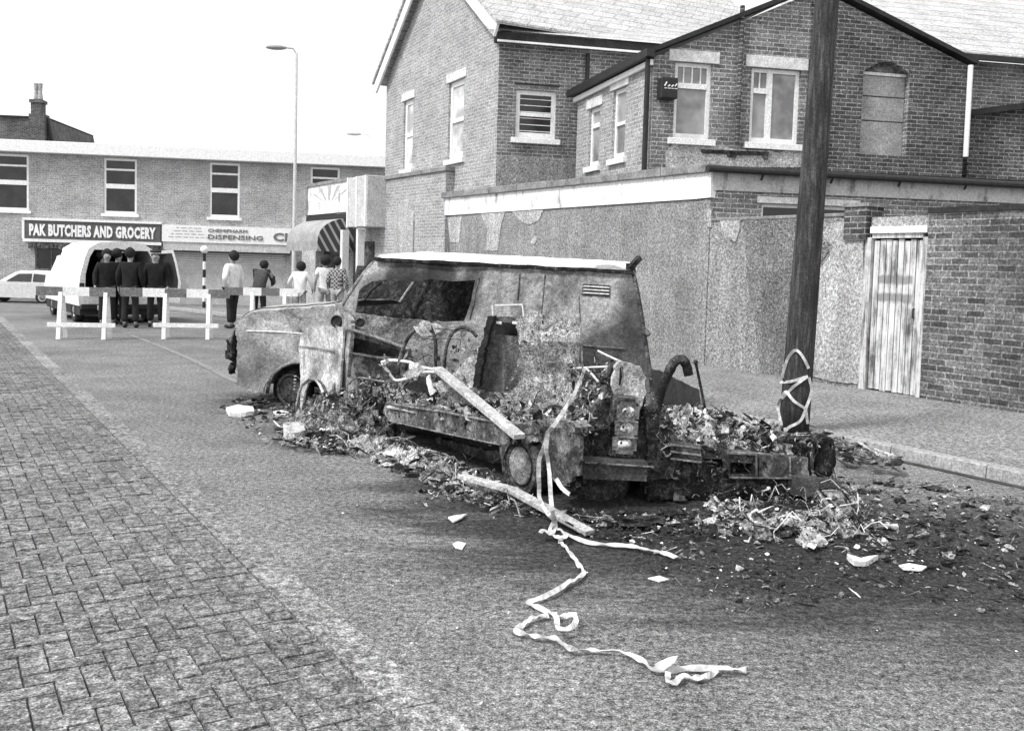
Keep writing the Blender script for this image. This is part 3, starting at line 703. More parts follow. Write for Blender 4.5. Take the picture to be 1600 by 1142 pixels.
# second building line to the left, beyond the frame of the parade: chimney house
c4 = D(60, 400, 56); P4 = Frame(c4, 84)
ch = thing('chimney_house', (c4.x, c4.y, -.45), 'far slate-roofed house end with a tall stepped chimney above the parade roof', 'house')
e0 = P4(82, 222); e1 = P4(74, 186)
m = MB(); m.slab([(P4(-30, 230)[0]-8, -.5), (e0[0], -.5), (e0[0], e0[1]), (e1[0], e1[1]), (P4(-30, 230)[0]-8, e1[1])], y0=0, y1=8); m.build('wall', M_['brick_dark'], ch, P4.M)
m = MB(); m.box(P4(-30, 230)[0]-8, e1[0], -.1, 8, e1[1]+.003, e1[1]+.1); m.bar((e1[0], -.05, e1[1]+.05), (e0[0], -.05, e0[1]), .3, .12); m.build('roof', M_['tar'], ch, P4.M)
a = P4(53, 222); b = P4(69, 163)
m = MB(); m.box(a[0]-.1, b[0]+.2, -.5, .3, e0[1]-2, P4(60, 180)[1]); m.box(a[0], b[0], -.45, .25, P4(60, 180)[1], b[1]); m.box(a[0]-.08, b[0]+.08, -.5, .3, b[1]+.003, b[1]+.18)
st = m.build('chimney', M_['brick_dark'], ch, P4.M)
m = MB()
for k in (.3, .7): m.lathe([(.13, 0), (.15, .1), (.1, .5), (.13, .9), (.15, .95), (.1, 1.0)], Matrix.Translation((a[0]+(b[0]-a[0])*k, -.1, b[1]+.18)), 10)
m.build('chimney_pot', M_['brick_far'], st, P4.M)
# ------------------------------------------------------------ corner shop: hoarding, box sign, striped awning
cs = building('corner_shop', LW, LW(530, 400)[0], 'corner shop under a painted hoarding with a drooping striped awning', 'shop building')
ua, ub_ = LW(486, 350)[0], LW(592, 350)[0]
hz0 = LW(520, 340)[1]; hz1 = (LW(488, 293)[1]+LW(555, 283)[1])/2
swd = rr(LW(492, 400)[0], 1.35, LW(545, 400)[0], 2.1)
MB().slab(rr(ua-.9, -.6, LW(590, 400)[0]-.02, hz0+.1), [swd], y0=.02, y1=3).build('shop_wall', M_['rough_pale'], cs, LW.M)
MB().box(swd[0][0], swd[1][0], .3, .34, 1.35, 2.1).build('shop_window', M_['glass'], cs, LW.M)
ue = LW(557, 350)[0]
o = MB().box(ua, ue, -.12, .1, hz0+.12, hz1).build('hoarding', M_['wash'], cs, LW.M)
m = MB(); m.box(ua-.05, ue, -.16, .12, hz1+.002, hz1+.1); m.box(ua-.06, ua-.002, -.16, .12, hz0-.1, hz1); m.build('hoarding_trim', M_['coping'], o, LW.M)
m = MB(); hw = ue-ua; hh = hz1-hz0
cx = ua+hw*.5
for k in range(-3, 4):
    a = k*.42; x1 = cx+math.sin(a)*hw*.5; zz = hz0+hh*.38+math.cos(a)*hh*.58
    zz = min(zz, hz1-.05)
    m.add([(cx+math.sin(a-.1)*hw*.16, -.124, hz0+hh*.5), (cx+math.sin(a+.1)*hw*.16, -.124, hz0+hh*.5), (cx+math.sin(a+.09)*hw*.5, -.124, zz), (cx+math.sin(a-.09)*hw*.5, -.124, zz)], [(0, 1, 2, 3)])
m.build('painted_rays', gl2, o, LW.M)
m = MB(); m.box(ua+.1, ue-.02, -.2, .0, hz0-.06, hz0+.06); m.build('awning_rail', M_['dark'], cs, LW.M)
bx0, bx1 = LW(556, 350, -.3)[0], LW(586, 350, -.3)[0]
m = MB(); m.box(bx0, bx1, -.55, .1, LW(570, 357)[1], LW(570, 281)[1]); o = m.build('box_sign', M_['panelgrey'], cs, LW.M, bevel=.02)
m = MB()
for k in (0, .5, .98): x = bx0+(bx1-bx0-.05)*k; m.box(x-.03, x+.05, -.58, -.551, LW(570, 357)[1], LW(570, 281)[1])
m.build('sign_ribs', M_['white'], o, LW.M)
m = MB(); m.box(ue+.02, ue+.2, -.5, -.3, -.4, LW(570, 360)[1]); m.box(ub_-.4, ub_-.28, -.5, -.3, -.4, LW(570, 360)[1]); m.build('door_post', M_['white'], cs, LW.M)
m = MB(); m.box(ue+.05, ub_-.3, -.1, .0, -.4, 2.2); m.build('doorway', M_['steeldark'], cs, LW.M)
# awning: hood projecting towards the road, striped end cheek towards the camera
zb = hz0-.08; zv = LW(500, 392, -1.3)[1]; pr = 1.1
def aw(u, v):
    a = v*math.pi/2; return Vector((ua+1.1+(ue-.05-ua-1.1)*u, -.06-pr*math.sin(a)**.9, zv+.28+(zb-zv-.28)*math.cos(a)**.9 if a < 1.57 else zv+.28))
ms = Mat('awning stripe', .8)
sp = ms.n('ShaderNodeSeparateXYZ'); ms.l(ms.tc.outputs['Object'], sp.inputs[0])
wv = ms.math('SINE', ms.math('MULTIPLY', ms.math('SUBTRACT', sp.outputs[1], ms.math('MULTIPLY', sp.outputs[2], -.6)), 26.))
ms.col(ms.ramp(wv, [(.4, .06), (.6, .42)]))
m = MB(); m.grid(aw, 14, 8); m.grid(lambda u, v: Vector((ua+1.1+(ue-.05-ua-1.1)*u, -.06-pr, zv+.28-.28*v)), 14, 1)
aw_o = m.build('awning_hood', M_['greysheet'], cs, LW.M, smooth=True)
x = ue-.05
pts = [(-.06, zv)]+[(aw(1, v/8).y, aw(1, v/8).z) for v in range(9)]+[(-.06-pr, zv)]
MB().add([], []) if False else None
m = MB(); m.slab(pts, y0=0, y1=.01, fn=lambda u, y, v: Vector((x+y, u, v))); m.build('awning_cheek', ms.m, cs, LW.M)
# ------------------------------------------------------------ street furniture
pb = G(1240, 672, .11); PT = D(1297, -60, pb.y-.15)
pd = (PT-pb).normalized()
mp = Mat('creosoted timber', .8)
k1 = mp.noise(5, 6, .75, stretch=(5, 5, .5)); k2 = mp.noise(60, 2)
mp.col(mp.mix(1., mp.ramp(k1, [(.35, .012), (.52, .04), (.7, .12)]), mp.ramp(k2, [(.3, .6), (.7, 1.5)]), 'MULTIPLY')); mp.bump(k1, .6, .01)
pole = MB().tube([pb+pd*(k*.5-.1) for k in range(14)], [.145-.0045*k for k in range(14)], 24).build('timber_pole', mp.m, smooth=True)
tag(pole, 'leaning black timber pole standing on the pavement, wound with white tape at its foot', 'pole')
def onpole(px, py, side=0.):
    """point on the camera side of the pole surface at this pixel"""
    d = ray(px, py)
    # axis point at the same height
    best = None
    for k in range(400):
        t = (pb.y-.6+k*.003)/d.y; p = O3+d*t; s_ = (p.z-pb.z)/pd.z; c = pb+pd*s_
        dist = ((p.x-c.x)**2+(p.y-c.y)**2)**.5
        if best is None or dist < best[0]: best = (dist, p)
        if dist <= .158: return p
    return best[1]
def tape(name_label, segs, w, group=None, twist=.8, nrm=(0, -1, .15), cat='tape'):
    m = MB()
    for s_ in segs: m.ribbon(smooth_path(s_), w, .004, 0, twist, nrm)
    m.v = [tuple(Vector(v)+Vector((1, 1, 0))*.006*noise.noise(Vector(v)*14)) for v in m.v]; o = m.build('warning_tape', M_['tape']); tag(o, name_label, cat, group); return o
def smooth_path(P, n=5):
    P = [Vector(p) for p in P]; Q = []
    for i in range(len(P)-1):
        a = P[max(i-1, 0)]; b = P[i]; c = P[i+1]; d = P[min(i+2, len(P)-1)]
        for k in range(n):
            t = k/n
            Q.append(.5*((2*b)+(c-a)*t+(2*a-5*b+4*c-d)*t*t+(3*b-a-3*c+d)*t**3))
    Q.append(P[-1]); return Q
segs = [[(1222, 590), (1230, 562), (1243, 547), (1256, 560), (1263, 576)], [(1219, 597), (1236, 596), (1262, 588)],
        [(1262, 588), (1240, 604), (1222, 622), (1228, 612), (1240, 626), (1258, 638)],
        [(1222, 620), (1215, 634), (1219, 656), (1217, 680)], [(1264, 590), (1268, 610), (1260, 636), (1250, 658), (1232, 668), (1222, 682), (1216, 676)],
        [(1258, 636), (1262, 662)], [(1215, 640), (1221, 664), (1211, 682), (1222, 678)], [(1226, 668), (1230, 684), (1238, 680)]]
tape('white barrier tape knotted in loops round the foot of the leaning pole', [[onpole(*p) for p in s_] for s_ in segs], .027, twist=.5)
# tall thin street lamp beyond the shops, second one further off
def lamp(px, yb, yt, Y, arm, label, v):
    b = D(px, 430, Y); z0 = gz(b.x, b.y); t = D(px, yt, Y)
    r = thing('street_lamp', (b.x, b.y, z0), label, 'street lamp', 'street lamps')
    pm = plain('lamp column grey', v, .6, 0, .1)
    MB().tube([(b.x, b.y, z0), (b.x, b.y, z0+1.2), (b.x, b.y, z0+1.25), (b.x, b.y, t.z)], [.11, .11, .075, .05], 10).build('column', pm, r, smooth=True)
    MB().tube([(b.x, b.y, t.z-.02), (b.x+arm*.15, b.y, t.z+.18), (b.x+arm*.6, b.y, t.z+.22)], .035).build('arm', pm, r)
    MB().blob((b.x+arm*.85, b.y, t.z+.2), .42, .16, .09, 0, 12, 6).build('lamp_head', plain('lamp head grey', v*.7, .5), r, smooth=True)
lamp(458.5, 400, 84, 36, -.9, 'tall thin street lamp rising in front of the shop parade', .4)
lamp(576, 400, 216, 52, -1.1, 'distant pale street lamp head beside the gabled house', .6)
# belisha beacon
b = D(319, 440, 36); z0 = gz(b.x, b.y); zt_ = D(318, 396, 36).z
bc = thing('beacon', (b.x, b.y, z0), 'black and white banded crossing beacon with a pale globe before the chemist shutter', 'beacon')
for k in range(7):
    MB().tube([(b.x, b.y, z0+(zt_-z0)*k/7+.001), (b.x, b.y, z0+(zt_-z0)*(k+1)/7-.001)], .06, 10).build('band', M_['dark' if k % 2 == 0 else 'white'], bc)
MB().blob((b.x, b.y, zt_+.14), .15, .15, .15, 0, 14, 10).build('globe', M_['white'], bc, smooth=True)
# trestle barriers
def barrier(xa, xb, yb, label, x0=None, x1=None, ph=0, depthoff=0.):
    a = G(xa, yb); c = G(xb, yb+1); fr = Frame(a, math.degrees(math.atan2((c-a).x, (c-a).y))); L = (c-a).length
    r = thing('trestle_barrier', tuple((a+c)/2), label, 'barrier', 'striped trestle barriers')
    for u in (.08, L-.08):
        m = MB()
        m.bar((u, -.22, 0), (u, -.02, .98), .075, .075); m.bar((u, .3, 0), (u, .03, .98), .075, .075)
        m.build('trestle_leg', M_['white'], r, fr.M, bevel=.006)
    u0 = -.35 if x0 is None else x0; u1 = L+.1 if x1 is None else x1
    m = MB(); n = 8; st = (u1-u0)/max(1, round((u1-u0)/.42)); k = 0; u = u0
    while u < u1-.01: m.box(u, u+st-.0005, -.075, -.048, .82, .99, (k+ph) % 2); u += st; k += 1
    m.build('striped_board', [plain('red band', .16, .6, 0, .2, 9, 60), M_['white']], r, fr.M)
    m = MB(); m.box(-.12, L+.12, -.215, -.17, .24, .32); m.build('lower_rail', M_['white'], r, fr.M)
barrier(89, 173, 529, 'striped trestle barrier in front of the white van, leftmost', ph=0)
barrier(252, 333, 529, 'striped trestle barrier right of the white van', x0=-.75, x1=1.3, ph=0)
barrier(388, 450, 520, 'striped trestle barrier the youths lean on behind the burnt bonnet', x0=-.5, x1=1.05, ph=0)
# ------------------------------------------------------------ people
skin = plain('skin', .3, .6, 0, .1); hairm = plain('dark hair', .02, .9, 0, .4, 30, 80); shoe = plain('shoe leather', .03, .5)
def skinned(name, V, E, Rr, mat, parent, M, sub=2, root=0):
    me = bpy.data.meshes.new(name); me.from_pydata([tuple(v) for v in V], E, []); me.materials.append(mat)
    o = bpy.data.objects.new(name, me); S.collection.objects.link(o)
    sk = o.modifiers.new('s', 'SKIN'); sk.use_smooth_shade = True
    for i, r in enumerate(Rr):
        d = me.skin_vertices[0].data[i]; d.radius = r if isinstance(r, tuple) else (r, r); d.use_root = (i == root)
    su = o.modifiers.new('u', 'SUBSURF'); su.levels = sub; su.render_levels = sub
    par(o, parent, M); return o
def person(px, py, head, label, top, legs, hair='short', H=1.72, pose=None, z=None, group=None, cap=False, Y=None, topm2=None, sleeves=True):
    p = D(px, py, Y) if Y else G(px, py); zz = gz(p.x, p.y) if z is None else z
    k = H/1.72; M = Matrix.Translation((p.x, p.y, zz)) @ Matrix.Rotation(R(-head), 4, 'Z') @ Matrix.Scale(k, 4)
    J = dict(pel=(0, 0, .94), wai=(0, 0, 1.08), che=(0, .0, 1.28), nek=(0, 0, 1.46), hb=(0, .015, 1.53), hm=(0, .02, 1.62), ht=(0, .01, 1.69),
             sl=(-.18, 0, 1.4), sr=(.18, 0, 1.4), el=(-.25, -.03, 1.14), er=(.25, -.03, 1.14), wl=(-.26, .07, .9), wr=(.26, .07, .9),
             hl=(-.09, 0, .9), hr=(.09, 0, .9), kl=(-.11, .03, .5), kr=(.11, .03, .5), al=(-.12, 0, .09), ar=(.12, 0, .09))
    J.update(pose or {}); J = {a: Vector(b) for a, b in J.items()}
    r = thing('person', (p.x, p.y, zz), label, 'person', group)
    V = []; E = []; Rr = []
    def a(v, rad, pa=None):
        V.append(v); Rr.append(rad)
        if pa is not None: E.append((pa, len(V)-1))
        return len(V)-1
    pel = a(J['pel'], (.12, .085)); wai = a(J['wai'], (.11, .08), pel); che = a(J['che'], (.125, .08), wai); nek = a(J['nek'], .055, che)
    hb = a(J['hb'], (.06, .065), nek); hm = a(J['hm'], (.088, .105), hb); a(J['ht'], (.065, .08), hm)
    fw = Vector((0, 1, 0)); hd = (J['hm']-J['hb']).normalized()
    a(J['hm']+Vector((0, .105, -.03)), .012, hm)
    for s_ in (-1, 1): a(J['hm']+Vector((s_*.083, .0, -.02)), (.012, .02), hm)
    for q in 'lr':
        s_ = a(J['s'+q], .055, che); e = a(J['e'+q], .042, s_); w_ = a(J['w'+q], .028, e)
        d = (J['w'+q]-J['e'+q]).normalized(); sd_ = -1 if q == 'l' else 1
        pm = a(J['w'+q]+d*.06, (.036, .02), w_)
        side = d.cross(fw).normalized() if abs(d.dot(fw)) < .9 else Vector((1, 0, 0))
        side = Vector((0, 1, 0))-d*d.y; side = side.normalized() if side.length > .1 else Vector((0, 0, 1))
        for f_, (o_, l_) in enumerate(((-.027, .06), (-.009, .078), (.009, .082), (.027, .072))):
            b_ = a(J['w'+q]+d*.1+side*o_, .009, pm); a(J['w'+q]+d*(.1+l_)+side*o_*1.1+Vector((-sd_*.02, 0, 0)), .008, b_)
        t_ = a(J['w'+q]+d*.05+side*.045, .011, w_); a(J['w'+q]+d*.1+side*.062, .009, t_)
        h_ = a(J['h'+q], .08, pel); kk = a(J['k'+q], .055, h_); an = a(J['a'+q], .038, kk); a(J['a'+q]+Vector((0, .12, -.045)), (.035, .028), an)
    skinned('body', V, E, Rr, skin, r, M)
    V = []; E = []; Rr = []
    pe1 = a(J['pel']-Vector((0, 0, .125)), (.19, .15)); pe0 = a(J['pel']-Vector((0, 0, .1)), (.19, .15), pe1); pel = a(J['pel']+Vector((0, 0, .0)), (.185, .14), pe0); wai = a(J['wai'], (.18, .135), pel); che = a(J['che'], (.2, .14), wai); n2 = a(J['che'].lerp(J['nek'], .9), (.1, .085), che)
    for q in 'lr':
        s_ = a(J['s'+q], .085, che); e = a(J['e'+q].lerp(J['s'+q], 0 if sleeves else .4), .07, s_)
        if sleeves: a(J['w'+q], .042, e)
    sh_ = skinned('jacket' if sleeves else 'shirt', V, E, Rr, top, r, M)
    V = []; E = []; Rr = []
    pel = a(J['pel']-Vector((0, 0, .01)), (.16, .125))
    for q in 'lr':
        h_ = a(J['h'+q]-Vector((0, 0, .04)), .1, pel); kk = a(J['k'+q], .075, h_); a(J['a'+q]+Vector((0, 0, .03)), .08, kk)
    skinned('trousers', V, E, Rr, legs, r, M)
    for q in 'lr':
        m = MB(); m.blob(M @ (J['a'+q]+Vector((0, .06, -.04))), .05*k, .14*k, .05*k, 0, 10, 6, 0, Matrix.Rotation(R(-head), 3, 'Z'))
        m.build('shoe', shoe, r, smooth=True)
    m = MB(); hc = J['hm']+Vector((0, -.05, .04)); big = 1.5 if hair == 'full' else 1.24
    m.blob(M @ hc, .092*big*k, .1*big*k, .098*big*k, 0, 16, 10, .12, Matrix.Rotation(R(-head), 3, 'Z')); m.build('hair', hairm, r, smooth=True)
    if cap:
        m = MB(); m.lathe([(.09, 0), (.1, .03), (.13, .06), (.125, .085), (.02, .09)], M @ Matrix.Translation(J['hm']+Vector((0, 0, .045))) @ Matrix.Rotation(R(-6), 4, 'X'), 18)
        m.build('cap', plain('cap cloth', .02), r, smooth=True)
        m = MB(); m.lathe([(.104, 0), (.105, .022)], M @ Matrix.Translation(J['hm']+Vector((0, 0.004, .055))), 18); m.build('cap_band', M_['white'], r)
    return r, sh_
def pattern(name, a, b, sc):
    m = Mat(name, .9); c = m.n('ShaderNodeTexChecker'); c.inputs['Scale'].default_value = sc; c.inputs[1].default_value = g(a); c.inputs[2].default_value = g(b)
    m.l(m.tc.outputs['Object'], c.inputs['Vector']); m.col(c.outputs[0]); return m.m
wj = plain('white jacket', .75, .9, 0, .12, 10); dj = plain('dark jacket', .05, .85, 0, .4, 10); dt = plain('dark trousers', .018, .9); pj = plain('pale trousers', .33, .9)
lean = dict(wai=(0, .05, 1.08), che=(0, .16, 1.24), nek=(0, .27, 1.36), hb=(0, .31, 1.41), hm=(0, .36, 1.48), ht=(0, .38, 1.55), sl=(-.18, .22, 1.32), sr=(.18, .22, 1.32),
            el=(-.24, .36, 1.08), er=(.24, .36, 1.08), wl=(-.12, .55, 1.0), wr=(.12, .55, 1.0))
stand_p = dict(wl=(-.17, .05, .95), wr=(.28, .06, .9), el=(-.31, -.08, 1.15), kl=(-.07, .02, .5), kr=(.06, .02, .5), al=(-.09, -.03, .09), ar=(.05, .05, .09))
person(363, 513, -60, 'man in a white jacket and black trousers standing upright at the barriers', wj, dt, H=1.74, pose=stand_p)
person(404, 507, 8, 'youth in a dark blouson leaning forward on the barrier beside the man in white', dj, dt, H=1.68, pose=lean)
person(468, 500, 5, 'youth with a bushy round haircut and white shirt seen from behind', wj, pj, 'full', H=1.56, Y=24.2, pose=dict(che=(0, .06, 1.27), nek=(0, .1, 1.44), hb=(0, .12, 1.5), hm=(0, .13, 1.59), ht=(0, .12, 1.66), el=(-.34, .08, 1.15), wl=(-.32, .22, .97), er=(.33, .08, 1.15), wr=(.3, .2, .97)))
person(507, 500, -20, 'youth in a white short-sleeved shirt beside the one in checks', wj, pj, 'full', H=1.73, Y=25.2, sleeves=False)
person(526, 500, 12, 'youth in a checked shirt standing behind the burnt windscreen pillar', pattern('checked cloth', .05, .36, 19), pj, H=1.7, Y=24.6)
uni = plain('dark uniform', .012, .9, 0, .4, 10)
offs = [(167, 505, 150, 21.6, 'bareheaded officer in dark uniform at the left of the open white van', False, 1.7),
        (184, 505, 20, 21.9, 'officer in dark uniform in the middle of the group, facing into the van', True, 1.72),
        (203, 515, -8, 21.1, 'officer in dark uniform with back turned, foremost of the group at the van', False, 1.74),
        (243, 508, 165, 21.7, 'officer in a white-banded cap standing by the open right door of the van', True, 1.72),
        (160, 505, 60, 22.3, 'half-hidden officer in dark uniform behind the bareheaded one', False, 1.68)]
for (x, y, h_, Y, lb, cp, hh_) in offs:
    person(x, y, h_, lb, uni, dt, H=hh_, Y=Y, cap=cp, group='officers round the white van', z=0)
# ------------------------------------------------------------ wheels
def wheel(root, c, axis, ro, ri, wd, name='wheel', cap=True, tyre='dark', rim='steel', rings=True):
    ax = Vector(axis).normalized(); q = ax.to_track_quat('Z', 'X').to_matrix().to_4x4(); M = Matrix.Translation(Vector(c)) @ q
    t = MB().lathe([(ri, -wd/2), (ro*.95, -wd/2), (ro, -wd*.35), (ro, wd*.35), (ro*.95, wd/2), (ri, wd/2), (ri*.98, wd*.3)], M, 36).build(name, M_[tyre], root, smooth=False)
    MB().lathe([(ri*.97, -wd*.3), (ri*.99, wd*.42), (ri*.9, wd*.44), (ri*.82, wd*.25), (ri*.55, wd*.22), (ri*.5, wd*.36), (.03, wd*.42)], M, 36).build('rim', M_[rim], t, smooth=True)
    if cap: MB().lathe([(ri*.74, wd*.3), (ri*.76, wd*.42), (ri*.66, wd*.46), (ri*.6, wd*.45), (ri*.35, wd*.56), (.01, wd*.6)], M, 36).build('hub_cap', M_[cap if isinstance(cap, str) else 'steel'], t, smooth=True)
    return t
# ------------------------------------------------------------ white van seen from behind with its rear open
vo = D(189, 505, 22.4); VA = -31.8-4
vx = Frame((vo.x, vo.y), VA+90)       # local x across the back (to the right), y forward along the van
van = thing('parked_van', (vo.x, vo.y, 0), 'white van parked nose away with its rear door swung open beyond the barriers', 'van')
def sec(y, t=0):     # cross-section of the body
    return [(-.93, .42), (-.95, .75), (-.9, 1.15), (-.8, 1.55), (-.72, 1.76), (-.5, 1.9), (0, 1.95), (.5, 1.9), (.72, 1.76), (.8, 1.55), (.9, 1.15), (.95, .75), (.93, .42)]
m = MB(); ys = [0, .03, .8, 1.6, 2.6, 3.0, 3.5, 3.55, 4.3]
rows = []
for i, y in enumerate(ys):
    sc_ = [(x*(.985 if i == 0 else 1), z) for x, z in sec(y)]
    if y > 3.2: sc_ = [(x*.97, min(z, 1.95-(y-3.2)*1.3 if y < 3.6 else 1.1)) for x, z in sc_]
    rows.append([(x, y, z) for x, z in sc_])
nn = len(rows[0]); vs = [v for r_ in rows for v in r_]
fs = [(i*nn+k, i*nn+k+1, (i+1)*nn+k+1, (i+1)*nn+k) for i in range(len(rows)-1) for k in range(nn-1)]
m.add(vs, fs); m.f.append(tuple(reversed(range((len(rows)-1)*nn, len(rows)*nn)))); m.m.append(0)
body = m.build('body', M_['white'], van, vx.M, smooth=False, bevel=.02); sd2 = body.modifiers.new('so', 'SOLIDIFY'); sd2.thickness = .03
op = [(-.8, .68), (.8, .68), (.79, 1.15), (.7, 1.55), (.6, 1.73), (-.6, 1.73), (-.7, 1.55), (-.79, 1.15)]
MB().slab([(x, z) for x, z in sec(0)], [op], y0=-.03, y1=.03).build('rear_frame', M_['white'], van, vx.M)
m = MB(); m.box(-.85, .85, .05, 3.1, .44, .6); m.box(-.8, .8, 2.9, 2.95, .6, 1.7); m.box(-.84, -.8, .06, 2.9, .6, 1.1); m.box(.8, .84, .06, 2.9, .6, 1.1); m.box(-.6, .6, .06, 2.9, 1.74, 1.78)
m.build('load_bay', M_['soot'], van, vx.M)  # black colour stands for the unlit inside of the van
m = MB(); m.box(-.9, .9, -.12, .02, .34, .46); m.build('rear_bumper', M_['dark'], van, vx.M, bevel=.02)  # coloured black for the shadow that hides the lower body
m = MB(); m.box(-.9, .9, .03, 4.2, .2, .4); m.build('underside', M_['dark'], van, vx.M)  # black slab stands for the shade below the van body
for sx in (-1, 1): m = MB(); m.box(sx*.87-.05, sx*.87+.05, -.05, -.031, .7, .95); m.build('tail_light', M_['steeldark'], van, vx.M)
m = MB(); m.box(-.55, -.1, -.14, -.121, .33, .44); m.build('number_plate', M_['pale'], van, vx.M)
for (x, y) in ((-.8, .75), (.8, .75), (-.8, 3.5), (.8, 3.5)):
    c = vx.w(x, .3, y); wheel(van, (c.x, c.y, .3), vx.X*(1 if x > 0 else -1), .3, .18, .2, rim='pale')
m = MB()
for y in (1.1, 1.9): m.box(-.93, -.9, y-.3, y+.3, 1.2, 1.55)
# open right-hand door, hinged at the right rear post and swung towards the right
dM = vx.M @ Matrix.Translation((.84, -.04, 0)) @ Matrix.Rotation(R(-18), 4, 'Z')
d_out = [(0, .5), (.5, .5), (.52, 1.0), (.42, 1.5), (.34, 1.78), (-.14, 1.74), (-.06, 1.4), (0, 1.0)]
MB().slab(d_out, [[(.05, .85), (.45, .85), (.46, 1.05), (.38, 1.45), (.31, 1.7), (-.05, 1.67), (.02, 1.35)]], y0=0, y1=.05).build('open_door', M_['white'], van, dM)
MB().slab([(.05, .85), (.45, .85), (.46, 1.05), (.38, 1.45), (.31, 1.7), (-.05, 1.67), (.02, 1.35)], y0=.02, y1=.03).build('door_glass', M_['glass'], van, dM)
# ------------------------------------------------------------ small pale hatchback by the butcher's
co = D(103, 440, 39.0); cz = gz(co.x, co.y)
CF = Frame((co.x, co.y), 88); CM = CF.M @ Matrix.Translation((0, 0, cz)) @ Matrix.Rotation(math.pi, 4, 'Z')
car = thing('hatchback_car', (co.x, co.y, cz), 'small pale hatchback parked outside the butchers at the far left', 'car')
prof = [(0.05, .25), (0, .55), (.05, .82), (.32, 1.22), (.55, 1.3), (1.5, 1.32), (1.75, 1.25), (2.35, .86), (3.3, .76), (3.5, .6), (3.55, .28)]
m = MB()
def wid(z): return .76 if z < .86 else .76-.16*(z-.86)/.46
vs = [(x, -wid(z), z) for x, z in prof]+[(x, wid(z), z) for x, z in prof]; n = len(prof)
m.add(vs, [(i, i+1, n+i+1, n+i) for i in range(n-1)]+[(n-1, 0, n, 2*n-1)]+[(0, 1, 2, 8, 9, 10), (2, 3, 4, 5, 6, 7, 8)]+[tuple(n+i for i in (10, 9, 8, 2, 1, 0)), tuple(n+i for i in (8, 7, 6, 5, 4, 3, 2))])
m.build('body', plain('pale car paint', .6, .3, 0, .1), car, CM, bevel=.03)
for s_ in (-1, 1):
    for (q,) in (([(.42, .9), (.5, 1.18), (1.0, 1.22), (1.0, .9)],), ([(1.07, .9), (1.07, 1.22), (1.6, 1.2), (2.05, .9)],)):
        m = MB(); m.slab(q, y0=0, y1=.01, fn=lambda u, y, v: Vector((u, s_*(wid(v)+.012+y), v))); m.build('side_window', M_['glass'], car, CM)
m = MB(); m.box(.1, .2, -.5, .5, .85, 1.15, 0, Matrix.Rotation(0, 4, 'Z')); 
for x in (.62, 2.85):
    for s_ in (-1, 1):
        c = CM @ Vector((x, s_*.7, .28)); wheel(car, c, (CM.to_3x3() @ Vector((0, s_, 0))), .28, .17, .15, rim='pale')
# ------------------------------------------------------------ the burnt-out van that still stands
SF = Pl(370, 10.8, 1015, 9.22)
def sidefn(fr, bulge=.0, top=1.62, seed=0., cr=.02, waist=.85, lean=.16, sc=2.2):
    """maps plane (u,v) to a body side: leans in towards the roof, bulges at the waist, buckled by heat"""
    def f(u, y, v):
        o = lean*max(0, v-waist)**1.3/(top-waist) + bulge*(v-waist)**2
        q = noise.noise(Vector((u*sc, v*sc, seed)))*cr + noise.noise(Vector((u*sc*3.3, v*sc*3.3, seed+9)))*cr*.45
        return fr.w(u, v, y+o+q)
    return f
def pane(root, name, fr, px, mat, th=.02, off=0., fn=None, holes=(), fine=.07, cr=.015, seed=None, smooth=False, label=None, lean=0., rag=.009):
    """sheet cut to an outline seen at these pixels, on plane fr, with its own thickness"""
    q = [fr(x, y, off) for x, y in px]; hq = [[fr(x, y, off) for x, y in h] for h in holes]
    sd_ = random.random()*40 if seed is None else seed
    if rag and cr > .012: q = [(u+rag*noise.noise(Vector((u*31, v*31, sd_)))*2.2, v+rag*noise.noise(Vector((u*31, v*31, sd_+7)))*2.2) for u, v in dense([tuple(p) for p in q], .028)]
    fn = fn or sidefn(fr, 0, 1.6, sd_, cr, .85, lean)
    m = MB(); m.slab([tuple(p) for p in q], [[tuple(p) for p in h] for h in hq], y0=off, y1=off+th, fn=fn, fine=fine)
    o = m.build(name, M_[mat] if isinstance(mat, str) else mat, root, smooth=smooth)
    if label: o['label'] = label
    return o
def arc(cx, cy, rx, ry, a0, a1, n=12): return [(cx+rx*math.cos(R(a0+(a1-a0)*k/n)), cy+ry*math.sin(R(a0+(a1-a0)*k/n))) for k in range(n+1)]
fo = SF(690, 640); fw = SF.w(fo[0], 0, .9)
fv = thing('burnt_van', (fw.x, fw.y, 0), 'burnt-out panel van still standing with its pale blistered roof, behind the flattened wreck', 'burnt van', 'burnt-out vans')
FS = sidefn(SF, 0, 1.62, 3.3, .018, .85, .16)
def fp(x, y, o=0): u, v = SF(x, y, o); return FS(u, o, v)
M_['fside'] = burnt('blistered van side', .02, .17, .45, 1.7, rough=.8, bias=.03, speck=.4, spots=[
    (fp(620, 432), .2, .75), (fp(680, 430), .2, .8), (fp(735, 432), .12, .7), (fp(650, 470), .42, .85), (fp(600, 480), .35, .8), (fp(720, 465), .22, .7), (fp(960, 570), .42, .8), (fp(1000, 500), .26, .75), (fp(880, 620), .5, .75), (fp(985, 455), .16, .6),
    (fp(840, 520), .2, .4), (fp(790, 455), .2, .3, .12), (fp(890, 440), .24, .35, .1)])
M_['fnose'] = burnt('scorched bonnet paint', .05, .26, .5, 3.0, rough=.7, bias=.03, speck=.3, spots=[(fp(385, 560), .3, .55, .05), (fp(430, 590), .3, .6, .03), (fp(377, 600), .22, .6, .03), (fp(395, 500), .08, .5, .08)])
M_['froof'] = burnt('white ash on roof', .12, .6, .82, 2.5, rough=.9, bias=.09, speck=.15, spots=[(fp(945, 415), .16, .8, .1), (fp(985, 420), .12, .8, .05)])
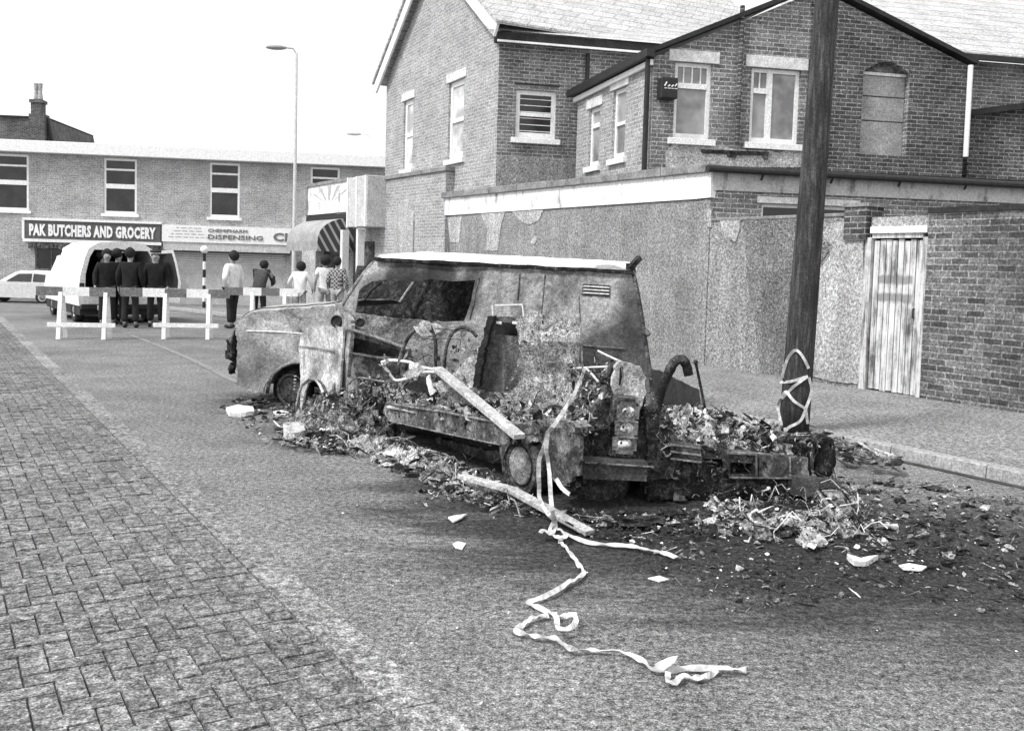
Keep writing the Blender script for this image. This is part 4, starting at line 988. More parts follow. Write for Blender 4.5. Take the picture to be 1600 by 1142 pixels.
side = [(578, 405), (700, 409), (850, 416), (960, 422), (984, 425), (990, 445), (1000, 490), (1010, 545), (1018, 600), (1022, 660), (1018, 700), (800, 712), (640, 690), (560, 668), (545, 640), (530, 612), (527, 500), (527, 478), (540, 458), (558, 430)]
hole = [(562, 448), (575, 440), (604, 436), (640, 441), (665, 436), (700, 440), (736, 438), (733, 470), (724, 502), (680, 503), (640, 499), (590, 494), (553, 489), (556, 455)]
pane(fv, 'body_side', SF, side, 'fside', .02, 0, FS, [hole], .055, rag=0)
for q_ in (((742, 434), (738, 470), (732, 500)), ((806, 428), (805, 470)), ((846, 430), (843, 520))):
    m = MB(); m.tube([fp(x, y, -.004) for x, y in q_], .007); m.build('panel_seam', M_['steeldark'], fv)
m = MB(); FI = Pl(540, 12.3, 1000, 10.6); m.slab([tuple(FI(*p)) for p in ((548, 415), (985, 425), (1010, 640), (545, 640))], y0=0, y1=.02, fn=sidefn(FI, 0, 1.6, 8, .03), fine=.15); m.build('far_side_lining', M_['char'], fv)
m = MB(); pts = [fp(545, 495, .1), fp(735, 505, .1), fp(735, 505, 1.3), fp(545, 495, 1.3)]; m.add(pts+[p-Vector((0, 0, .5)) for p in pts], [(0, 1, 2, 3), (4, 7, 6, 5), (0, 4, 5, 1)]); m.build('seat_remains', M_['char'], fv)
m = MB(); m.tube([fp(566, 470, .3), fp(575, 455, .3), fp(590, 440, .32)], .012); m.build('mirror_arm', M_['char'], fv)
# roof shell
W = 1.55
def roof(u, v):
    e = .5-.5*math.cos(math.pi*u); uu = u
    x = 578+(986-578)*uu; y = 404+(425-404)*uu
    uu_, z = SF(x, y); o0 = .12
    p = SF.w(uu_, z, o0+W*v)
    end = min(1, min(u/.10, (1-u)/.16)); end = 1-(1-end)**2
    h = .105*(math.sin(math.pi*min(1, max(0, v)))**.45)*(.25+.75*end)
    tr = -.0 if u > .1 else 0
    p.z += h + noise.noise(Vector((u*14, v*5, 2)))*.012
    return p+SF.X*((.12 if u < .02 else 0)*math.sin(math.pi*v)*-1)
_roof = roof
def roof(u, v): return _roof(u, v*(1-.9*max(0, (u-.8)/.2)**1.6))
m = MB(); m.grid(roof, 50, 16); o = m.build('roof', M_['froof'], fv, smooth=True); so = o.modifiers.new('s', 'SOLIDIFY'); so.thickness = .015
m = MB(); m.tube([roof(k/30, 0)-SF.N*.015+Vector((0, 0, -.012)) for k in range(31)], .014); m.tube([roof(k/30, 0)-SF.N*.02+Vector((0, 0, .008)) for k in range(31)], .008); m.build('roof_gutter', M_['char'], fv)
m = MB(); p = roof(.98, .15); m.box(p.x-.03, p.x+.06, p.y, p.y+.1, p.z-.02, p.z+.07); m.bar(p+Vector((.0, 0, .02)), p+Vector((.1, .05, .13)), .06, .05); m.build('roof_bracket', M_['char'], fv)
# windscreen pillars
m = MB(); A = [fp(529, 480, -.0), fp(541, 460, .01), (fp(558, 433, .02)), fp(572, 413, .05), fp(584, 404, .1)]
m.tube(smooth_path(A), .027); m.build('windscreen_pillar', M_['steel'], fv, smooth=True)
m = MB(); m.tube(smooth_path([p+SF.X*.05+SF.N*.06 for p in A]), .012); m.build('pillar_seal', M_['char'], fv)
m = MB(); m.tube(smooth_path([p+SF.N*1.45 for p in A]), .025); m.build('windscreen_pillar', M_['steel'], fv, smooth=True)
m = MB(); m.tube([A[-1]+Vector((0, 0, .01)), A[-1]+SF.N*.7+Vector((0, 0, .05)), A[-1]+SF.N*1.45+Vector((0, 0, .01))], .035); m.build('windscreen_header', M_['froof'], fv)
# front wing with wheel arch
arch1 = [(418, 614), (421, 598), (428, 584), (440, 573), (455, 567), (472, 566), (492, 575), (505, 600), (510, 630)]
wing = [(368, 522), (368, 512), (371, 505), (377, 498), (388, 492), (405, 487), (440, 484), (475, 482), (500, 479), (529, 478), (531, 620), (510, 630)]+arch1[::-1][1:]+[(405, 612), (376, 600), (371, 560), (370, 525)]
pane(fv, 'front_wing', SF, wing, 'fnose', .02, -.03, sidefn(SF, -.25, 1.62, 5, .012, .72, .0), fine=.05, smooth=False)
m = MB(); m.tube([fp(x, y, -.05) for x, y in arch1[:-1]], .02); m.build('wheel_arch_lip', M_['steel'], fv, smooth=True)
m = MB(); m.tube([fp(x, y, -.035) for x, y in ((385, 517), (430, 518), (470, 521), (500, 523))], .007); m.build('crease', M_['froof'], fv)
# bonnet top
BW_ = 1.5
def bonnet(u, v):
    x = 367+(531-367)*u; yy = [516, 488.5, 485, 483.5, 482, 480, 478]; k = min(5, int(u*6)); q = u*6-k; y = yy[k]+(yy[k+1]-yy[k])*(q if k else q**.42)
    a, z = SF(x, y); p = SF.w(a, z, -.02+BW_*v)
    p.z += .055*math.sin(math.pi*v)**.5*(1 if u > .12 else u/.12)
    p += SF.X*(-.16*math.sin(math.pi*v))*(1-u)
    p.z += noise.noise(Vector((u*6, v*4, 4)))*.012
    return p
m = MB(); m.grid(bonnet, 30, 20); o = m.build('bonnet', M_['fnose'], fv, smooth=True); so = o.modifiers.new('s', 'SOLIDIFY'); so.thickness = .015
m = MB(); m.tube([bonnet(k/20*.8+.02, .06)+Vector((0, 0, .004)) for k in range(21)]+[bonnet(.86, .12)+Vector((0, 0, .006)), bonnet(.86, .35)+Vector((0, 0, .006))], .007); m.build('bonnet_shut_line', M_['char'], fv)
m = MB()
def nose(u, v):
    b = bonnet(0, u); zb = .36; z = b.z+(zb-b.z)*v
    q = Vector((b.x, b.y, z)) + SF.X*(-.05*math.sin(math.pi*v)); return q
m.grid(nose, 16, 8); o = m.build('front_panel', M_['steeldark'], fv); so = o.modifiers.new('s', 'SOLIDIFY'); so.thickness = .015
for v_, rr_ in ((.12, .1), (.88, .1)):
    p = nose(v_, .45); M = Matrix.Translation(p) @ (-SF.X).to_track_quat('Z', 'X').to_matrix().to_4x4()
    MB().lathe([(.11, -.02), (.12, .03), (.09, .05), (.07, -.0), (.02, -.01)], M, 20).build('headlight', M_['steeldark'], fv)
m = MB(); p = nose(.03, .62); m.bar(p-SF.X*.06+Vector((0, 0, -.02)), p-SF.X*.09+SF.N*1.4, .05, .1); m.build('front_bumper', M_['char'], fv)
p = fp(366, 545, 0)
MB().bar(p-SF.X*.04, p-SF.X*.1+Vector((0, 0, .1)), .02, .02).build('lamp_wire', M_['char'], fv)
MB().blob((p.x-.03, p.y, p.z-.085), .05, .07, .05, 0, 12, 8, .5).build('front_bracket', M_['char'], fv)
MB().blob((p.x-.02, p.y, p.z-.23), .045, .06, .06, 0, 12, 8, .5).build('front_bracket', M_['char'], fv)
wc = fp(459, 608, .16); wheel(fv, wc, -SF.N, .235, .19, .16, tyre='char', rim='steel', cap='steeldark')
wc = fp(880, 690, .16); wheel(fv, wc, -SF.N, .235, .19, .16, tyre='char', rim='steel', cap='steeldark')
m = MB(); a = fp(420, 600, .35); b = fp(1010, 690, .35)
m.slab([(a.x, a.y), (b.x, b.y), (b.x+.35, b.y+1.), (a.x+.35, a.y+1.)], y0=0, y1=.28, fn=lambda u, y, v: Vector((u, v, .16+y))); m.build('underframe', M_['soot'], fv)
# louvres, moulding, rear post, drooping rear door
m = MB()
for k in range(3): m.bar(fp(908, 447+k*5.2, -.018), fp(948, 449.5+k*5.2, -.018), .012, .011)
m.build('air_louvre', M_['pale'], fv)
m = MB()
for k in range(4): m.bar(fp(906, 444.6+k*5.2, -.012), fp(949, 447+k*5.2, -.012), .01, .010)
m.build('louvre_slot', M_['char'], fv)
m = MB(); m.tube([fp(890, 538, -.015), fp(930, 541, -.015), fp(976, 545, -.015)], .006); m.tube([fp(1008, 516, -.01), fp(1013, 524, -.02)], .025); m.build('moulding', M_['steel'], fv)
m = MB(); m.tube(smooth_path([fp(984, 424, .02), fp(990, 445, .0), fp(1000, 490, 0), fp(1010, 545, 0), fp(1018, 600, 0), fp(1021, 650, 0)]), .022); m.build('rear_post', M_['steeldark'], fv, smooth=True)
RB = Pl(1016, 9.25, 1094, 10.6)
pane(fv, 'rear_door', RB, [(1016, 574), (1040, 583), (1070, 598), (1093, 609), (1094, 642), (1060, 640), (1018, 650)], burnt('scorched door', .03, .07, .12, 4, speck=.4), .03)
# ------------------------------------------------------------ the flattened wreck in front
SN = Pl(505, 9.87, 822, 6.70)
no = SN(700, 720); nw = SN.w(no[0], 0, .5)
wr = thing('burnt_van', (nw.x, nw.y, 0), 'flattened burnt wreck nearest the camera, reduced to floor, one wing and tail-light post', 'burnt van', 'burnt-out vans')
def np_(x, y, o=0): u, v = SN(x, y, o); return SN.w(u, v, o)
NS = sidefn(SN, -.12, 1.4, 6.1, .02, .75, 0)
M_['nwing'] = burnt('blistered wing', .04, .25, .72, 3.4, rough=.75, bias=.035, speck=.35, spots=[(np_(500, 600), .18, .6, .04), (np_(530, 560), .12, .55, .05), (np_(478, 540), .1, .75, .75), (np_(476, 600), .06, .6, .02)])
pane(wr, 'front_wing', SN, [(477, 637), (473, 600), (470, 570), (467, 545), (470, 523), (481, 514), (500, 511), (525, 509), (535, 513), (533, 560), (534, 612), (518, 613), (512, 601), (504, 594), (494, 592), (485, 599), (481, 612), (480, 636)], 'nwing', .02, -.05, NS, fine=.035, rag=.005)
m = MB(); m.tube([NS(*(lambda q: (q[0], -.06, q[1]))(SN(x, y))) for x, y in ((480, 636), (481, 612), (485, 599), (494, 591), (505, 593), (513, 601), (519, 613))], .014)
for k in range(5): q = SN(475, 588+k*5); m.tube([NS(q[0]-.03, -.07, q[1]), NS(q[0]+.03, -.08, q[1]+.01)], .008)
m.build('torn_arch_edge', M_['nwing'], wr)
m = MB(); m.tube([NS(*(lambda q: (q[0], -.065, q[1]))(SN(x, y))) for x, y in ((470, 540), (500, 543), (532, 549))], .006); m.build('crease', M_['steel'], wr)
pane(wr, 'door_pillar', SN, [(524, 472), (536, 484), (548, 500), (549, 520), (545, 560), (543, 590), (552, 612), (530, 614), (527, 560), (522, 512)], burnt('pillar steel', .03, .2, .5, 5, bias=.02), .04, 0, holes=[[(530, 515), (540, 516), (540, 527), (530, 526)], [(526, 571), (535, 571), (535, 588), (526, 587)]], fine=.04)
MB().box(0, 0, 0, 0, 0, 0) if False else None
m = MB()
for (x, y, r_) in ((526, 502, .05), (563, 504, .034)):
    p = np_(x, y, -.04); M = Matrix.Translation(p) @ Vector((-.35, -1, .2)).to_track_quat('Z', 'X').to_matrix().to_4x4()
    m.lathe([(r_*1.25, -.01), (r_*1.25, .012), (r_, .016), (r_, .004), (.002, 0)], M, 20)
m.build('ventilation_port', M_['soot'], wr)
# dashboard and scuttle (between the wing and the far van)
DB = Pl(540, 9.3, 660, 9.2)
pane(wr, 'scuttle', DB, [(530, 476), (552, 488), (600, 496), (700, 504), (735, 510), (690, 530), (640, 547), (600, 534), (560, 520), (545, 514), (532, 492)], burnt('scuttle steel', .02, .14, .42, 5, bias=.0, speck=.5), .05, .1, cr=.05)
pane(wr, 'dashboard', DB, [(545, 512), (570, 520), (610, 533), (640, 545), (644, 562), (640, 600), (560, 606), (548, 560)], 'steeldark', .05, -.02, cr=.02, holes=[[(551, 527), (590, 537), (630, 549), (628, 559), (590, 557), (550, 550)]], fine=.05)
pane(wr, 'glove_box', DB, [(551, 525), (590, 536), (632, 548), (630, 561), (590, 559), (550, 552)], 'soot', .03, .12)
m = MB(); m.tube([DB.w(*DB(x, y), -.03) for x, y in ((549, 551), (590, 558), (622, 562))], .006); m.tube([DB.w(*DB(x, y), -.04) for x, y in ((545, 513), (590, 527), (640, 545))], .016); m.build('dash_rail', M_['steel'], wr)
# sill, under rail, chassis
pane(wr, 'sill', SN, [(603, 628), (650, 634), (700, 643), (782, 658), (838, 668), (842, 690), (779, 695), (695, 678), (611, 658), (600, 645)], burnt('sill steel', .012, .07, .45, 3.2, bias=-.01, speck=.5), .09, 0, fine=.06, cr=.02)
m = MB(); m.tube([np_(x, y, -.012) for x, y in ((606, 657), (695, 677), (782, 695))], .006); m.tube([np_(x, y, -.012) for x, y in ((604, 630), (700, 645), (782, 661))], .009); m.build('sill_flange', M_['steel'], wr)
pane(wr, 'under_rail', SN, [(680, 684), (760, 702), (810, 712), (800, 726), (740, 722), (684, 704)], 'steeldark', .08, .35)
def quadbox(root, name, pts, z0, z1, mat): # four ground pixels, level box
    P = [G(x, y) for x, y in pts]
    return MB().slab([(p.x, p.y) for p in P], y0=0, y1=z1-z0, fn=lambda u, y, v: Vector((u, v, z0+y))).build(name, M_[mat], root)
def ybox(root, name, pts, z0, z1, mat):
    P = [D(x, 430, Y) for x, Y in pts]
    return MB().slab([(p.x, p.y) for p in P], y0=0, y1=z1-z0, fn=lambda u, y, v: Vector((u, v, z0+y))).build(name, M_[mat], root)
ybox(wr, 'chassis', [(615, 9.0), (790, 7.6), (905, 7.0), (1010, 6.8), (1235, 7.0), (1150, 8.0), (700, 9.4)], .1, .26, 'soot')  # chassis coloured black so the space under the wreck reads as deep shade
ybox(wr, 'rear_axle', [(850, 6.75), (1000, 6.7), (1000, 6.9), (850, 6.95)], .12, .24, 'soot')
# floor buried in ash
def floorz(px, py, z): return G(px, py, z)
def bumpy(name, corners, z, h, n, mat, root, sc=3.5, seed=0, kind=None):
    """rubble sheet: corners as pixels seen at height z, lumps up to h"""
    P = [Vector((*G(x, y, z_)[:2], z_)) for (x, y), z_ in zip(corners, z)]
    def f(u, v):
        p = P[0]*(1-u)*(1-v)+P[1]*u*(1-v)+P[2]*u*v+P[3]*(1-u)*v
        q = noise.fractal(Vector((p.x*sc, p.y*sc, seed)), .9, 2.2, 5)
        r_ = abs(noise.noise(Vector((p.x*sc*2.3, p.y*sc*2.3, seed+5))))
        e = min(1, 8*min(u, 1-u, v, 1-v))
        return p+Vector((.03*q, .03*q, h*e*(.35*abs(q)+r_*.9)))
    m = MB(); m.grid(f, n, n); return m.build(name, M_[mat] if isinstance(mat, str) else mat, root), f
M_['floor'] = burnt('ash strewn floor', .02, .16, .72, 6, bias=.01, rough=.95, speck=.6)
bumpy('floor', [(604, 636), (905, 700), (1060, 650), (600, 600)], [.32, .38, .45, .4], .13, 90, 'floor', wr, 3.4, 2)
bumpy('rear_floor', [(905, 708), (1245, 722), (1180, 684), (1010, 645)], [.33, .27, .24, .38], .1, 70, 'char', wr, 4, 6)
# rear wheel
wc = np_(822, 727, .07); wheel(wr, wc, -SN.N, .225, .185, .13, tyre='steeldark', rim='steeldark', cap='steel')
arc2 = arc(822, 728, 36, 50, 180, 330, 12)
pane(wr, 'wheel_arch', SN, [(782, 662), (838, 664), (880, 670), (905, 684), (908, 740), (880, 760), (862, 748)]+arc2[::-1][1:]+[(786, 740), (780, 700)], burnt('arch remains', .01, .04, .3, 6, bias=-.01), .03, .0, fine=.05, cr=.03)
pane(wr, 'arch_edge', SN, [(820, 660), (860, 655), (896, 660), (902, 668), (900, 678), (850, 676), (826, 672)], 'ashgrey', .14, .05, cr=.05)
pane(wr, 'inner_arch', SN, [(868, 675), (905, 680), (908, 740), (895, 752), (872, 744), (862, 720)], 'char', .05, .12, cr=.03)
# upright channel with recess, and the crumpled ash-grey sheet beside it
UB = Pl(740, 8.0, 830, 7.9)
pane(wr, 'upright_channel', UB, [(768, 496), (790, 494), (818, 498), (815, 530), (812, 570), (806, 600), (790, 614), (760, 612), (740, 606), (748, 565), (758, 525)], burnt('channel steel', .015, .06, .2, 4, speck=.45, stretch=(1, 1, .4)), .03, .05, holes=[[(774, 503), (811, 505), (808, 526), (790, 524), (775, 522)]], cr=.01)
pane(wr, 'channel_flange', UB, [(762, 493), (771, 495), (758, 545), (748, 607), (738, 604), (744, 565), (755, 525)], 'soot', .12, -.06)
pane(wr, 'recess_back', UB, [(770, 498), (816, 500), (812, 532), (770, 530)], 'soot', .02, .16)
m = MB()
for x in (778, 803): m.bar(UB.w(*UB(x-3, 504), .02), UB.w(*UB(x+5, 505), .02), .02, .02)
m.bar(UB.w(*UB(772, 477), .03), UB.w(*UB(815, 476), .03), .012, .012); m.bar(UB.w(*UB(769, 494), .03), UB.w(*UB(768, 478), .03), .012, .012); m.bar(UB.w(*UB(817, 495), .03), UB.w(*UB(815, 476), .03), .01, .01)
m.build('recess_clip', M_['pale'], wr)
CS = Pl(790, 8.0, 920, 7.7)
M_['crumple'] = burnt('flaked ash sheet', .03, .2, .66, 10, bias=.012, rough=.95, speck=.8)
pane(wr, 'crumpled_sheet', CS, [(806, 497), (822, 492), (832, 484), (850, 492), (880, 498), (907, 502), (909, 530), (904, 560), (912, 590), (908, 615), (885, 640), (850, 652), (812, 645), (790, 622), (800, 590), (812, 550)], 'crumple', .02, .0, fine=.045, cr=.09)
m = MB(); m.tube([CS.w(*CS(x, y), -.06) for x, y in ((908, 452), (910, 490), (913, 540), (914, 574))], .007); m.build('hanging_wire', M_['steel'], wr)
# hoops, steering remains, bent rods
HP = Pl(610, 8.6, 760, 8.2)
def rod(pts, r, mat, name='bent_rod', fr=HP, off=0., root=None):
    m = MB(); m.tube(smooth_path([fr.w(*fr(x, y, off), off) for x, y in pts]), r, 8); return m.build(name, M_[mat], root or wr, smooth=True)
rod([(622, 585), (625, 560), (634, 535), (646, 518), (660, 512), (676, 518)], .018, 'steeldark', 'seat_hoop')
rod([(680, 575), (681, 540), (676, 512), (671, 490), (668, 472)], .017, 'steeldark', 'seat_hoop')
rod([(694, 575), (697, 545), (706, 522), (720, 512), (735, 516), (745, 526)], .016, 'steeldark', 'seat_hoop')
rod([(720, 515), (722, 530), (735, 548), (750, 552)], .009, 'steel'); rod([(655, 530), (690, 528), (725, 530)], .008, 'steel')
rod([(668, 513), (700, 514), (735, 517)], .010, 'steel')
rod([(700, 600), (730, 575), (760, 552)], .006, 'steel'); rod([(545, 600), (560, 590), (600, 596), (640, 594)], .008, 'steel')
rod([(596, 566), (612, 563), (640, 566), (655, 573), (690, 580), (660, 582), (640, 590), (618, 594), (606, 580), (597, 568)], .014, 'pale', 'bent_window_frame')
rod([(770, 722), (800, 700), (830, 660), (848, 640), (862, 634), (876, 640)], .009, 'steel', off=-.5)
rod([(845, 650), (856, 636), (870, 634), (885, 640)], .012, 'steeldark', off=-.5)
rod([(934, 548), (950, 556), (972, 566)], .008, 'pale', fr=CS); rod([(893, 576), (920, 574), (950, 573)], .008, 'pale', fr=CS)
rod([(893, 572), (894, 590), (897, 612)], .012, 'char', fr=CS); rod([(914, 574), (925, 585), (935, 597)], .01, 'pale', fr=CS, off=-.1)
pane(wr, 'torn_panel', HP, [(627, 607), (645, 596), (664, 588), (668, 604), (671, 616), (650, 612)], 'soot', .04, -.3)
pane(wr, 'torn_panel', HP, [(664, 588), (668, 586), (680, 612), (672, 618)], 'pale', .02, -.32)
pane(wr, 'pale_panel', HP, [(676, 600), (705, 588), (728, 564), (738, 557), (750, 560), (748, 585), (738, 606), (706, 612), (684, 612)], 'ash', .02, -.05, cr=.03)
pane(wr, 'seat_base', HP, [(700, 606), (750, 612), (748, 635), (698, 628)], 'steel', .2, -.25)
pane(wr, 'torn_foil', HP, [(640, 566), (655, 568), (662, 580), (652, 588), (638, 592), (630, 586), (640, 578)], 'ash', .02, -.1, cr=.05)
pane(wr, 'torn_foil', HP, [(645, 512), (660, 502), (676, 505), (690, 515), (672, 524), (655, 526)], 'ash', .02, -.05, cr=.06)
# tail-light post
TP = Pl(905, 6.38, 1010, 6.45)
M_['post'] = burnt('post remains', .01, .035, .22, 9, bias=-.01, rough=.85, speck=.6)
pane(wr, 'tail_light_post', TP, [(956, 575), (975, 566), (1002, 578), (1008, 620), (1010, 660), (1014, 722), (960, 716), (908, 714), (906, 690), (918, 668), (930, 640), (945, 615), (950, 595)], 'post', .12, .08, fine=.04, cr=.035)
pane(wr, 'post_cap', TP, [(958, 572), (968, 563), (980, 566), (1000, 574), (1009, 590), (1008, 620), (1003, 634), (1000, 640), (992, 622), (960, 616), (954, 600)], 'ash', .05, -.03, holes=[[(966, 574), (972, 572), (974, 590), (971, 606), (965, 600)]], fine=.03, cr=.06)
pane(wr, 'post_cap_hollow', TP, [(960, 570), (980, 570), (980, 612), (960, 612)], 'soot', .02, .03)
m = MB(); a = TP(958, 618); b = TP(990, 716)
pane(wr, 'lamp_housing', TP, [(961, 616), (992, 619), (991, 660), (990, 716), (953, 712), (958, 660)], 'steeldark', .12, -.05, cr=.004)
lens = Mat('smoked lamp', .35, 0, .5); lens.col(lens.ramp(lens.noise(22, 4, .7), [(.38, .05), (.46, .3), (.55, .8)])); M_['lens'] = lens.m
for (x0, y0, x1, y1) in ((967, 631, 991, 652), (964, 655, 989, 677), (960, 680, 987, 701)):
    q = [TP(x, y, -.03) for x, y in ((x0, y0), (x1, y0+1.5), (x1-1.5, y1+1), (x0-.5, y1))]
    bowl = TP.w(*[(q[0][k]+q[2][k])/2 for k in (0, 1)], -.07)
    t = MB()
    for i in range(4): 
        a, b = q[i], q[(i+1) % 4]; t.bar(TP.w(a[0], a[1], -.075), TP.w(b[0], b[1], -.075), .05, .007, up=(0, 1, 0))
    t = t.build('tail_light', M_['steel'], wr)
    w_ = (q[1][0]-q[0][0])/2; h_ = (q[0][1]-q[3][1])/2
    MB().blob(bowl, w_*.9, .032, h_*.85, 0, 20, 12).build('reflector_bowl', M_['lens'], t, smooth=True)
    MB().blob(bowl+Vector((-w_*.35, -.02, h_*.15)), .012, .012, .012, 0, 10, 6).build('bulb_hole', M_['soot'], t)
m = MB()
for y in (617, 654, 679): m.bar(TP.w(*TP(961, y), -.09), TP.w(*TP(990, y+1.5), -.09), .03, .008)
m.build('lamp_divider', M_['steel'], wr)
# rear bumper quarter, beam, openings
bm = burnt('bumper remnant', .03, .055, .12, 4, rough=.7, speck=.5)
pane(wr, 'rear_bumper', TP, [(905, 715), (960, 719), (1012, 722), (1011, 752), (960, 750), (912, 748), (908, 735)], bm, .1, -.14, fine=.06, cr=.008)
m = MB(); m.bar(TP.w(*TP(906, 715), -.15), TP.w(*TP(1011, 722), -.15), .02, .008); m.build('bumper_edge', M_['steel'], wr)
RP = Pl(1010, 6.5, 1300, 6.75)
def rcol(x, y, o=0): return RP.w(*RP(x, y, o), o)
pane(wr, 'rear_corner', RP, [(1008, 640), (1030, 636), (1040, 650), (1048, 680), (1044, 700), (1060, 720), (1050, 745), (1012, 752), (1014, 700)], M_['post'], .15, .0, cr=.06, fine=.04)
pane(wr, 'rear_beam', RP, [(1012, 722), (1060, 716), (1100, 722), (1140, 742), (1200, 745), (1262, 745), (1262, 772), (1225, 784), (1160, 776), (1110, 790), (1080, 778), (1012, 782)], 'char', .25, .02, cr=.06, fine=.05)
pane(wr, 'grooved_step', RP, [(1046, 690), (1094, 698), (1098, 722), (1052, 716)], 'steeldark', .1, -.04, cr=.004)
m = MB()
for dy in (2, 13, 24): m.bar(rcol(1048, 692+dy, -.05), rcol(1095, 698+dy, -.05), .02, .012)
m.build('step_edge', M_['steel'], wr)
pane(wr, 'lock_box', RP, [(1138, 706), (1181, 708), (1182, 746), (1139, 745)], 'steeldark', .12, -.03, cr=.004, holes=[[(1141, 722), (1177, 724), (1177, 742), (1141, 741)]])
pane(wr, 'lock_box_back', RP, [(1139, 718), (1180, 720), (1180, 744), (1139, 743)], 'soot', .02, .1)
m = MB(); m.bar(rcol(1137, 707, -.04), rcol(1182, 709, -.04), .02, .016); m.bar(rcol(1181, 708, -.04), rcol(1182, 746, -.04), .015, .012); m.build('box_edge', M_['steel'], wr)
pane(wr, 'rear_panel', RP, [(1184, 709), (1236, 714), (1263, 716), (1262, 746), (1186, 746)], burnt('rear panel', .015, .07, .4, 6), .1, -.02, cr=.02)
m = MB(); m.bar(rcol(1140, 746, -.05), rcol(1265, 747, -.05), .02, .008); m.bar(rcol(1234, 714, -.04), rcol(1235, 746, -.04), .01, .01); m.build('panel_edge', M_['steel'], wr)
pane(wr, 'rear_bumper', RP, [(1242, 745), (1275, 747), (1318, 753), (1312, 760), (1306, 768), (1276, 766), (1270, 775), (1241, 775)], bm, .1, -.1, cr=.01)
# far rear corner stump: a charred hoop
m = MB(); hp = [rcol(x, y, .05) for x, y in ((1262, 745), (1258, 712), (1262, 698), (1270, 688), (1282, 684), (1294, 690), (1299, 705), (1298, 725), (1290, 744))]
m.tube(smooth_path(hp), [.03+.012*abs(noise.noise(Vector((k*.9, 0, 0)))) for k in range(41)], 9); m.tube(smooth_path([rcol(x, y, .2) for x, y in ((1240, 706), (1255, 694), (1272, 685), (1290, 690))]), .035)
o = m.build('corner_stump', M_['char'], wr)
pane(wr, 'stump_lining', RP, [(1269, 693), (1280, 690), (1284, 702), (1282, 728), (1272, 738), (1268, 715)], 'ash', .03, .09, cr=.04)
pane(wr, 'stump_skin', RP, [(1283, 686), (1296, 690), (1301, 708), (1299, 735), (1288, 748), (1283, 742)], 'char', .12, .0, cr=.05, fine=.04)
# curved black bar and thin rod
m = MB(); m.tube(smooth_path([rcol(x, y, .3) for x, y in ((1024, 650), (1030, 622), (1038, 598), (1048, 576), (1056, 564), (1066, 562), (1072, 570), (1076, 586))]), [.034+.01*abs(noise.noise(Vector((k*.7, 3, 1)))) for k in range(36)], 9); m.build('bent_pillar', M_['char'], wr, smooth=True)
m = MB(); m.tube([rcol(x, y, .9) for x, y in ((1087, 566), (1094, 600), (1103, 645))], .011); m.blob(rcol(1087, 566, .9), .02, .02, .02); m.build('upright_rod', M_['char'], wr)
# ash mound over the rear
def mound(name, root, c, rx, ry, h, mat, sc=6, n=60, z=0, label=None, cat=None, kind=None, rot=0., group=None, pw=.8):
    sd_ = random.random()*90
    def f(u, v):
        a = 2*math.pi*u; q = 1+.35*noise.noise(Vector((math.cos(a)*1.6, math.sin(a)*1.6, sd_))); r_ = v*q
        x = rx*r_*math.cos(a); y = ry*r_*math.sin(a); X = x*math.cos(rot)-y*math.sin(rot); Y = x*math.sin(rot)+y*math.cos(rot)
        p = Vector((X, Y, 0)); k = noise.fractal(Vector((X*sc, Y*sc, sd_)), .8, 2.1, 5); k2 = abs(noise.noise(Vector((X*sc*2.5, Y*sc*2.5, sd_+3))))
        e = (1-v**2)**pw
        return Vector((c[0]+X+.04*k*e, c[1]+Y+.04*k*e, z+gz(c[0], c[1])-.012+h*e*(.65+.55*k)+h*.5*k2*e))
    m = MB(); m.grid(f, n, max(8, n//3)); o = m.build(name, M_[mat] if isinstance(mat, str) else mat, root)
    if label: tag(o, label, cat, group)
    if kind: o['kind'] = kind
    return o
p = G(1095, 690, .34); mound('ash_heap', wr, p+Vector((0, .35, 0)), .36, .5, .2, burnt('white ash', .15, .5, .85, 14, bias=.07, rough=1, speck=.45), 9, 90, .3)
p = G(1120, 700, .32); mound('ash_heap', wr, p+Vector((0, .25, 0)), .2, .22, .12, 'ash', 9, 50, .28)
p = G(930, 665, .4); mound('ash_heap', wr, p, .25, .3, .12, 'crumple', 9, 60, .38)
# burnt spare tyre mass under the rear quarter
p = G(930, 800); m = MB(); m.lathe([(.12, -.12), (.24, -.14), (.28, -.05), (.28, .06), (.23, .13), (.12, .12)], Matrix.Translation((p.x+.02, p.y+.5, .17)) @ Matrix.Rotation(R(70), 4, 'X') @ Matrix.Rotation(R(15), 4, 'Y'), 40)
m.v = [tuple(Vector(v)*1+Vector((1, 1, 1))*.035*noise.fractal(Vector(v)*7, .8, 2, 4)) for v in m.v]
m.build('burnt_tyre', burnt('melted rubber', .008, .025, .12, 14, speck=.7), wr)
